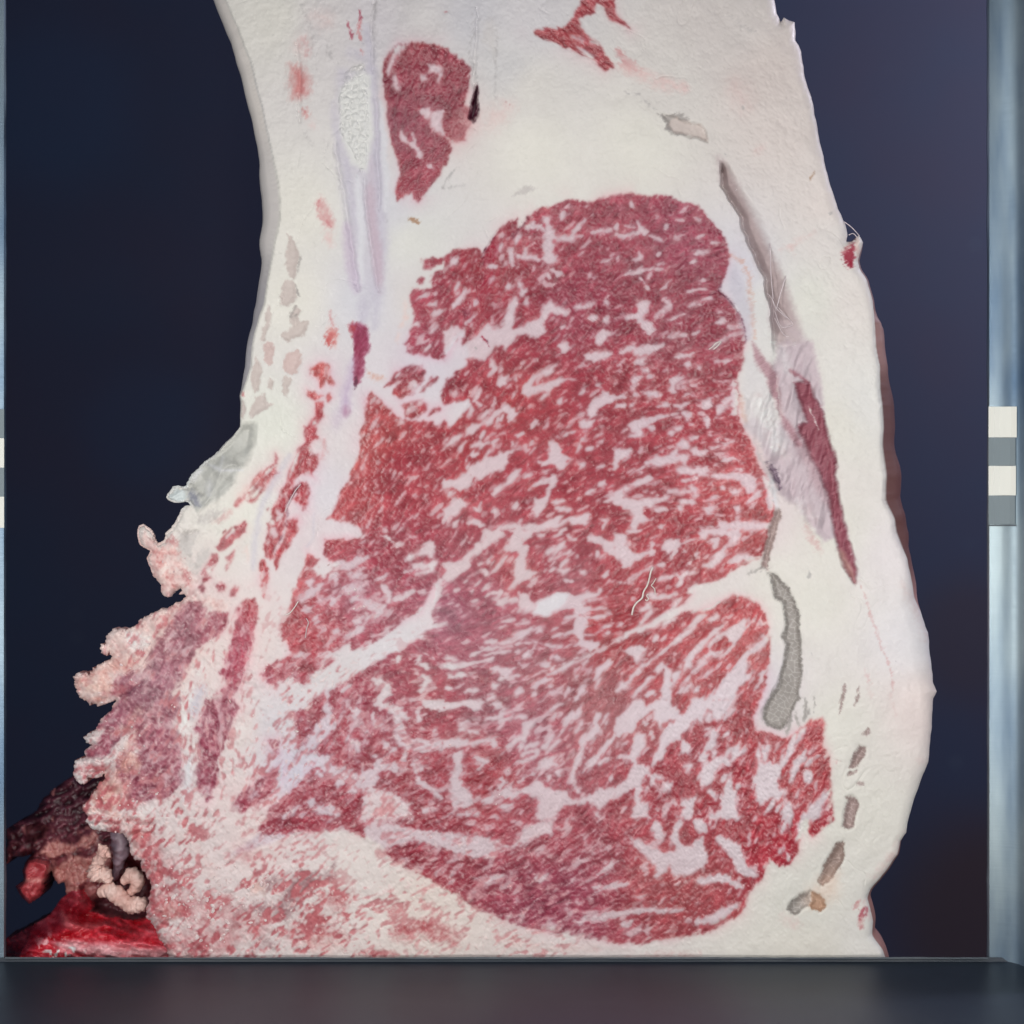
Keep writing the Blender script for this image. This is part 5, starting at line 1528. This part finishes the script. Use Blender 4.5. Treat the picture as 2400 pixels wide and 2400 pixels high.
colA = colA * (1 - .9 * cmk[..., None]) + cc * .9 * cmk[..., None]
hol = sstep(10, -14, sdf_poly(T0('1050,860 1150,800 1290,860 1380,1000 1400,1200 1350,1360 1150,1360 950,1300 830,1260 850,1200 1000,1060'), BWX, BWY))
colA = colA * (1 - .75 * hol[..., None]) + np.array([74, 34, 42]) * .75 * hol[..., None]  # shade inside the hollow painted as dark maroon
gl_ = sstep(70, 10, np.hypot((BX - 142) / 1.4, BY - 2236)) * sstep(0.25, 0.6, fbm(BX, BY, 9, 241, 2)); colC = colC * (1 - gl_[..., None]) + np.array([236, 226, 226]) * gl_[..., None]  # glints painted in as white specks
colC = colC + (26 * fbm(BX, BY, 34, 243, 3))[..., None] * np.array([.8, 1, 1]); 
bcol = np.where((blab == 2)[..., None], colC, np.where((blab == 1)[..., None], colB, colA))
hole = sstep(6, -6, sdf_poly(T0('240,560 330,530 420,540 410,610 300,640 240,640'), BWX, BWY))
BH = cmk * (9 * np.sqrt(np.clip(vc / 9, 0, 1)) + 7 * fbm(BX, BY, 22, 233, 2)) + 14 * fbm(BX, BY, 70, 221, 3) + 4 * bl * 0.5 + 3 * bg - 40 * hole
BH = BH + np.where(blab == 2, 96 * sstep(0, -60, sd_c) + 6 * bl2 * 0.3 + 22 * lump[..., 0], np.where(blab == 1, 55, 0)) - np.where(blab == 0, 70 * sstep(2010, 1840, BY), 0)
BH = BH - 60 * hol * (blab == 0)
BH = box_blur(BH, 2) + 2.0 * bg + (blab == 2) * (5 * fbm(BX, BY * 2, 30, 245, 3) + 1.5 * bl2) + 0.8 * bl
rb = 16.0; tb = np.clip(-BSD / rb, 0, 1); BH -= rb * (1 - np.sqrt(np.clip(1 - (1 - tb) ** 2, 0, 1)))
bwet = np.where(blab == 2, 0.78, 0.5) + 0 * BX
BLAB = {0: ('trailing_muscle', 'ragged neck muscle, dark with shade, hanging behind the lower left of the cut', None), 1: ('muscle_tatter', 'red finger of torn muscle with a pale tip', None), 2: ('wet_muscle', 'glistening bright red muscle over the sill at lower left', None)}
build_sheet(carcass, BX, BY, BSD, BH, np.clip(to_lin(np.clip(bcol, 3, 250)) / ALB, 0, .86), bwet, np.ones_like(BX), blab, BLAB, 0.034, [(20, 0.1), (70, 0.3)], to_lin(np.zeros(BX.shape + (3,)) + np.array([60, 22, 30])), np.zeros_like(BX), TISSUE, np.ones_like(BX))

# ---------------------------------------------------------------- tubes: sinews, tatters, crumbs
def tube(name, pts, rad, mat, parent, seg=10, sub=6, lump=0.0, seed=1, label=None, amp_scale=1.0):
    """a limp round piece along a line of 3-D points with a radius at each"""
    p = np.array(pts, float); r = np.array(rad if hasattr(rad, '__len__') else [rad] * len(p), float)
    t = np.linspace(0, len(p) - 1, (len(p) - 1) * sub + 1); i = np.minimum(t.astype(int), len(p) - 2); f = (t - i)[:, None]
    g = np.vstack([2 * p[0] - p[1], p, 2 * p[-1] - p[-2]])
    a, b, c, d = g[i], g[i + 1], g[i + 2], g[i + 3]
    c3 = 0.5 * (2 * b + (c - a) * f + (2 * a - 5 * b + 4 * c - d) * f ** 2 + (3 * b - a - 3 * c + d) * f ** 3)
    rr_ = np.interp(t, np.arange(len(p)), r)
    tg = np.gradient(c3, axis=0); tg /= np.linalg.norm(tg, axis=1, keepdims=True) + 1e-12
    up = np.array([0, 1, 0.0]); s1 = np.cross(tg, up); s1 /= np.linalg.norm(s1, axis=1, keepdims=True) + 1e-12; s2 = np.cross(tg, s1)
    th = np.linspace(0, 2 * math.pi, seg, endpoint=False)
    n = len(c3); rs = np.random.default_rng(seed)
    k1 = vnoise(np.arange(n)[:, None] * 1.0 + 0 * th, (np.cos(th) * 2.2 + 0 * np.arange(n)[:, None]), 2.2, seed) + 0.6 * vnoise(np.arange(n)[:, None] + np.sin(th) * 2, np.cos(th) * 2 + 0 * np.arange(n)[:, None], 1.1, seed + 5)
    R = rr_[:, None] * (1 + lump * 0.6 * k1)
    V = c3[:, None] + R[..., None] * (np.cos(th)[None, :, None] * s1[:, None] + np.sin(th)[None, :, None] * s2[:, None])
    if lump > 0.1:
        q3 = V / K; dd = fbm(q3[..., 0] + 0.7 * q3[..., 1], q3[..., 2] - 0.7 * q3[..., 1], 13, seed + 9, 3) + 0.5 * fbm(q3[..., 0] - q3[..., 1], q3[..., 2], 5, seed + 11, 2)
        V = V + (V - c3[:, None]) * (lump * 1.8 * dd)[..., None]
    V = V.reshape(-1, 3); F = []
    for a_ in range(n - 1):
        for b_ in range(seg):
            F.append((a_ * seg + b_, a_ * seg + (b_ + 1) % seg, (a_ + 1) * seg + (b_ + 1) % seg, (a_ + 1) * seg + b_))
    nv = len(V); V = np.vstack([V, c3[0] - tg[0] * r[0] * 0.6, c3[-1] + tg[-1] * r[-1] * 0.6])
    for b_ in range(seg):
        F.append((nv, (b_ + 1) % seg, b_, nv)); F.append((nv + 1, (n - 1) * seg + b_, (n - 1) * seg + (b_ + 1) % seg, nv + 1))
    F3 = [(f[0], f[1], f[2]) for f in F[-2 * seg:]]
    me = bpy.data.meshes.new(name); me.from_pydata([tuple(v) for v in V], [], F[:-2 * seg] + F3); me.update()
    me.polygons.foreach_set('use_smooth', np.ones(len(me.polygons), bool)); me.materials.append(mat)
    o = bpy.data.objects.new(name, me); COLL.objects.link(o); o.parent = parent
    if label: o['label'] = label
    return o

def at(tx, ty, ts, s, dep): return [P3(tx + float(a) / ts, ty + float(b) / ts, dep) for a, b in (t.split(',') for t in s.split())]
PALE = plain_flesh('pale_tatter', (0.64, 0.36, 0.31), (0.80, 0.58, 0.52), 0.42, 60, 0.5)
SINEW = plain_flesh('sinew', (0.74, 0.66, 0.62), (0.80, 0.75, 0.70), 0.28, 200, 0.2)
FILM = plain_flesh('film_strand', (0.60, 0.52, 0.54), (0.70, 0.62, 0.64), 0.3, 200, 0.2)
MAUVE = plain_flesh('mauve_sinew', (0.24, 0.15, 0.19), (0.36, 0.26, 0.31), 0.35, 60, 0.3)
PINK = plain_flesh('pink_tatter', (0.42, 0.16, 0.15), (0.66, 0.40, 0.36), 0.45, 140, 0.7)
mm = lambda w: w * K
# two pale rolls of torn fat caught in the hollow
tube('fat_roll', at(0, 1800, 3.864, '900,1130 1000,1110 1100,1190 1200,1240 1310,1230', 0.012), [mm(13), mm(19), mm(17), mm(19), mm(14)], PALE, carcass, 26, 16, 0.11, 3, 'longer pale pink roll of torn fat in the hollow')
tube('fat_roll', at(0, 1800, 3.864, '1110,1030 1200,970 1245,1040 1180,1140', 0.016), [mm(10), mm(18), mm(16), mm(9)], PALE, carcass, 24, 16, 0.12, 4, 'short hooked pale roll of torn fat in the hollow')
tube('fat_tatter', at(0, 1800, 3.864, '900,690 950,780 880,860 870,930 960,990 985,1050', 0.012), [mm(6), mm(15), mm(11), mm(19), mm(15), mm(5)], PALE, carcass, 24, 16, 0.26, 8)
tube('sinew_end', at(0, 1800, 3.864, '1060,480 1095,680 1085,830 1040,1010', 0.026), [mm(20), mm(21), mm(17), mm(6)], MAUVE, carcass, 20, 12, 0.14, 9, 'purplish sinew end in the hollow')
# long white thread and its curls on the lower muscle
tube('sinew_thread', at(1440, 1240, 4.83, '432,435 410,490 395,560 370,640 330,710 312,780 255,830 220,880 205,930 198,970', -0.0012), mm(1.9), SINEW, carcass, 8, 6, 0.06, 50, 'long white sinew thread lying on the red lean')
tube('sinew_thread', at(1440, 1240, 4.83, '470,560 440,610 420,640 455,680 460,740', -0.001), mm(1.1), SINEW, carcass, 6, 6, 0.06, 51, 'short curly sinew thread beside the long one')
tube('sinew_thread', at(1440, 1240, 4.83, '385,735 365,755 385,785 370,810 350,800', -0.001), mm(1.3), SINEW, carcass, 6, 6, 0.06, 52, 'tight curl of sinew below the long thread')
tube('sinew_thread', at(1440, 440, 4.83, '1070,1830 1110,1800 1150,1760 1200,1745 1170,1790 1120,1830', -0.001), mm(1.2), SINEW, carcass, 6, 6, 0.06, 53)
tube('sinew_thread', at(640, 1240, 4.83, '140,972 190,950 240,890 285,820', -0.0012), mm(1.2), SINEW, carcass, 6, 6, 0.06, 54)
tube('sinew_thread', at(350, 1000, 4.83, '1715,650 1650,730 1600,820 1560,900 1540,960', -0.0012), mm(1.0), FILM, carcass, 6, 6, 0.06, 55)
tube('sinew_thread', at(640, 1240, 4.83, '375,1010 400,1060 380,1130 365,1230', -0.001), mm(1.0), FILM, carcass, 6, 6, 0.06, 56)
# films stretched across the cleft
for q, (s, w) in enumerate([('488,1250 495,1400 500,1560 512,1690', 1.1), ('600,1480 585,1560 560,1640 530,1750', 1.3), ('505,1690 530,1745 590,1800', 1.1), ('520,1760 560,1850 640,1830 660,1790', 0.9), ('520,1800 580,1900 650,1890', 0.9),
                            ('300,1080 330,1030', 0.7), ('480,1660 510,1700 530,1760', 0.9), ('620,1500 640,1560 600,1700', 0.8), ('540,1740 640,1850 700,1930', 0.8)]):
    tube('film_strand', at(1600, 0, 2.415, s, 0.0015 if q < 2 else 0.003), mm(w), FILM, carcass, 6, 6, 0.05, 60 + q)
for q, s in enumerate(['915,1255 960,1290 1000,1335', '940,1330 965,1322 990,1345']):
    tube('film_strand', at(1600, 0, 2.415, s, 0.002), mm(1.0), FILM, carcass, 6, 6, 0.05, 80 + q)

# bone dust and shreds too many to count, one part
def crumbs():
    r = np.random.default_rng(99); V = []; F = []; nb = 0
    ico = np.array([(0, 0, 1), (.89, 0, .45), (.28, .85, .45), (-.72, .53, .45), (-.72, -.53, .45), (.28, -.85, .45), (.72, .53, -.45), (-.28, .85, -.45), (-.89, 0, -.45), (-.28, -.85, -.45), (.72, -.53, -.45), (0, 0, -1)])
    fi = [(0, 1, 2), (0, 2, 3), (0, 3, 4), (0, 4, 5), (0, 5, 1), (1, 6, 2), (2, 7, 3), (3, 8, 4), (4, 9, 5), (5, 10, 1), (6, 7, 2), (7, 8, 3), (8, 9, 4), (9, 10, 5), (10, 6, 1), (11, 7, 6), (11, 8, 7), (11, 9, 8), (11, 10, 9), (11, 6, 10)]
    spots = [(330, 1540, 90, 60, 70), (300, 1720, 90, 90, 120), (300, 1880, 80, 70, 110), (420, 1650, 120, 150, 120), (600, 1580, 90, 120, 90), (700, 1760, 60, 60, 40), (820, 1400, 90, 80, 60), (400, 1330, 50, 70, 40), (430, 2120, 90, 80, 160), (560, 2100, 120, 90, 160), (900, 1280, 60, 20, 20), (1150, 1820, 120, 60, 40), (800, 1870, 90, 60, 40), (1100, 1930, 300, 60, 60)]
    for cx_, cy_, sx_, sy_, n_ in spots:
        for _ in range(n_ // 3):
            x = cx_ + r.normal() * sx_ * .6; y = cy_ + r.normal() * sy_ * .6
            ii = int((x - GX0) / S); jj = int((y - GY0) / S)
            if not (0 <= ii < NX and 0 <= jj < NY) or SD[jj, ii] > -4 or FATF[jj, ii] < 0.55: continue
            a = r.uniform(1.0, 3.4) * (1.6 if y > 2000 else 1.0); e = np.array([r.uniform(.6, 1.6), r.uniform(.4, .8), r.uniform(.5, 1.1)]) * a * K
            v = ico * (1 + r.uniform(-.25, .25, (12, 1))) * e; an = r.uniform(0, 6.28); c, s = math.cos(an), math.sin(an)
            v = v @ np.array([[c, 0, s], [0, 1, 0], [-s, 0, c]])
            V.append(v + np.array(P3(x, y, -HGT[jj, ii] * K - 0.0001))); F.append(np.array(fi) + nb); nb += 12
    o = mesh_obj('bone_crumbs', np.concatenate(V), np.concatenate(F), PALE2, carcass, False); o['kind'] = 'stuff'
PALE2 = plain_flesh('bone_dust', (0.66, 0.46, 0.46), (0.78, 0.70, 0.69), 0.6, 300, 0.2)
crumbs()

# ---------------------------------------------------------------- the grading hood's frame round the opening
STEEL = metal_material(); BLACK = satin('black_enamel', (0.021, 0.030, 0.044), 0.48, 0.2); WHITE = satin('white_card', (0.80, 0.80, 0.73), 0.6, 0.02); GREY = satin('grey_card', (0.20, 0.245, 0.265), 0.6, 0.06); TRIM = satin('worn_edge', (0.07, 0.085, 0.10), 0.5, 0.7)
hood = thing('camera_hood', 'steel hood frame with black sill and grey scale patches round the cut', 'camera hood')
def slab_profile(name, prof, a, b, along, mat, parent, n=40, wob=0.0, seed=5, label=None):
    """closed profile of (px or py, depth) drawn along the other axis from a to b"""
    V = []; F = []; t = np.linspace(a, b, n); m_ = len(prof)
    w = wob * fbm(t, t * 0, 60, seed, 3)
    for q, s_ in enumerate(t):
        for k_, (u, d) in enumerate(prof):
            uu = u + (w[q] if k_ in (0, 1) else 0)
            x, y = (uu, s_) if along == 'y' else (s_, uu)
            # straight bars: placed by the front plane, then set to their depth
            V.append(P3(x, y, d))
    for q in range(n - 1):
        for k_ in range(m_):
            k2 = (k_ + 1) % m_
            F.append((q * m_ + k_, q * m_ + k2, (q + 1) * m_ + k2, (q + 1) * m_ + k_))
    o = mesh_obj(name, V, F, mat, parent, False, label)
    me = o.data
    import bmesh
    me.polygons.foreach_set('use_smooth', np.ones(len(me.polygons), bool)); me.set_sharp_from_angle(angle=math.radians(28))
    bm = bmesh.new(); bm.from_mesh(me); bmesh.ops.recalc_face_normals(bm, faces=bm.faces); bm.to_mesh(me); bm.free()
    return o
RP = [(2313, 0.008), (2315, -0.0025), (2319, -0.0040), (2345, -0.0047), (2368, -0.0064), (2392, -0.0100), (2420, -0.0170), (2520, -0.05), (2480, 0.01)]
LPF = [(15, 0.008), (13, -0.0025), (9, -0.0040), (-17, -0.0047), (-40, -0.0064), (-64, -0.0100), (-92, -0.0170), (-190, -0.05), (-150, 0.01)]
right = slab_profile('side_post', RP, -60, 2560, 'y', STEEL, hood, 90, 1.2, 5, 'steel post on the right with its patches in full view')
left_p = slab_profile('side_post', LPF, -60, 2560, 'y', STEEL, hood, 90, 1.2, 6, 'steel post at the left edge')
sill = slab_profile('sill', [(2246, 0.008), (2245, -0.005), (2254, -0.006), (2300, -0.03), (2350, -0.07), (2420, -0.12), (2520, -0.18), (2600, -0.16), (2420, 0.01)], -160, 2560, 'x', BLACK, hood, 90, 1.6, 7, 'black sill under the cut')
slab_profile('sill_lip', [(2243.5, -0.0050), (2243.5, -0.0066), (2247.5, -0.0072), (2248, -0.0050)], 12, 2316, 'x', TRIM, sill, 120, 0.9, 8)
def patch(name, x0, x1, y0, y1, prof, mat, parent):
    xs = [p_[0] for p_ in prof[1:7]]; ds = [p_[1] for p_ in prof[1:7]]
    if xs[0] > xs[-1]: xs = xs[::-1]; ds = ds[::-1]
    V = []; nx_ = 6
    us = np.linspace(x0, x1, nx_)
    for lift in (0.0, 0.0009):
        for y_ in (y0, y1):
            for u in us: V.append(P3(u, y_, float(np.interp(u, xs, ds)) - lift - 0.0001))
    F = []
    n = nx_
    for k_ in range(n - 1):
        F.append((2 * n + k_, 3 * n + k_, 3 * n + k_ + 1, 2 * n + k_ + 1)); F.append((k_, k_ + 1, n + k_ + 1, n + k_))
        F.append((k_, 2 * n + k_, 2 * n + k_ + 1, k_ + 1)); F.append((n + k_, n + k_ + 1, 3 * n + k_ + 1, 3 * n + k_))
    F.append((0, n, 3 * n, 2 * n)); F.append((n - 1, 3 * n - 1, 4 * n - 1, 2 * n - 1))
    return mesh_obj(name, V, F, mat, parent, False)
for (nm, m_, y0, y1, x1) in [('white_patch', WHITE, 953, 1025, 2383), ('grey_patch', GREY, 1026, 1091, 2380), ('white_patch', WHITE, 1092, 1161, 2381), ('grey_patch', GREY, 1162, 1229, 2379)]:
    patch(nm, 2317, x1, y0, y1, RP, m_, right)
for (nm, m_, y0, y1) in [('grey_patch', GREY, 959, 1026), ('white_patch', WHITE, 1027, 1096), ('grey_patch', GREY, 1097, 1163), ('white_patch', WHITE, 1164, 1237)]:
    patch(nm, -60, 9.5, y0, y1, LPF, m_, left_p)
patch('patch_edge', 2316, 2381, 1230, 1233, RP, TRIM, right)

# ---------------------------------------------------------------- dark board behind
W_ = 2.4
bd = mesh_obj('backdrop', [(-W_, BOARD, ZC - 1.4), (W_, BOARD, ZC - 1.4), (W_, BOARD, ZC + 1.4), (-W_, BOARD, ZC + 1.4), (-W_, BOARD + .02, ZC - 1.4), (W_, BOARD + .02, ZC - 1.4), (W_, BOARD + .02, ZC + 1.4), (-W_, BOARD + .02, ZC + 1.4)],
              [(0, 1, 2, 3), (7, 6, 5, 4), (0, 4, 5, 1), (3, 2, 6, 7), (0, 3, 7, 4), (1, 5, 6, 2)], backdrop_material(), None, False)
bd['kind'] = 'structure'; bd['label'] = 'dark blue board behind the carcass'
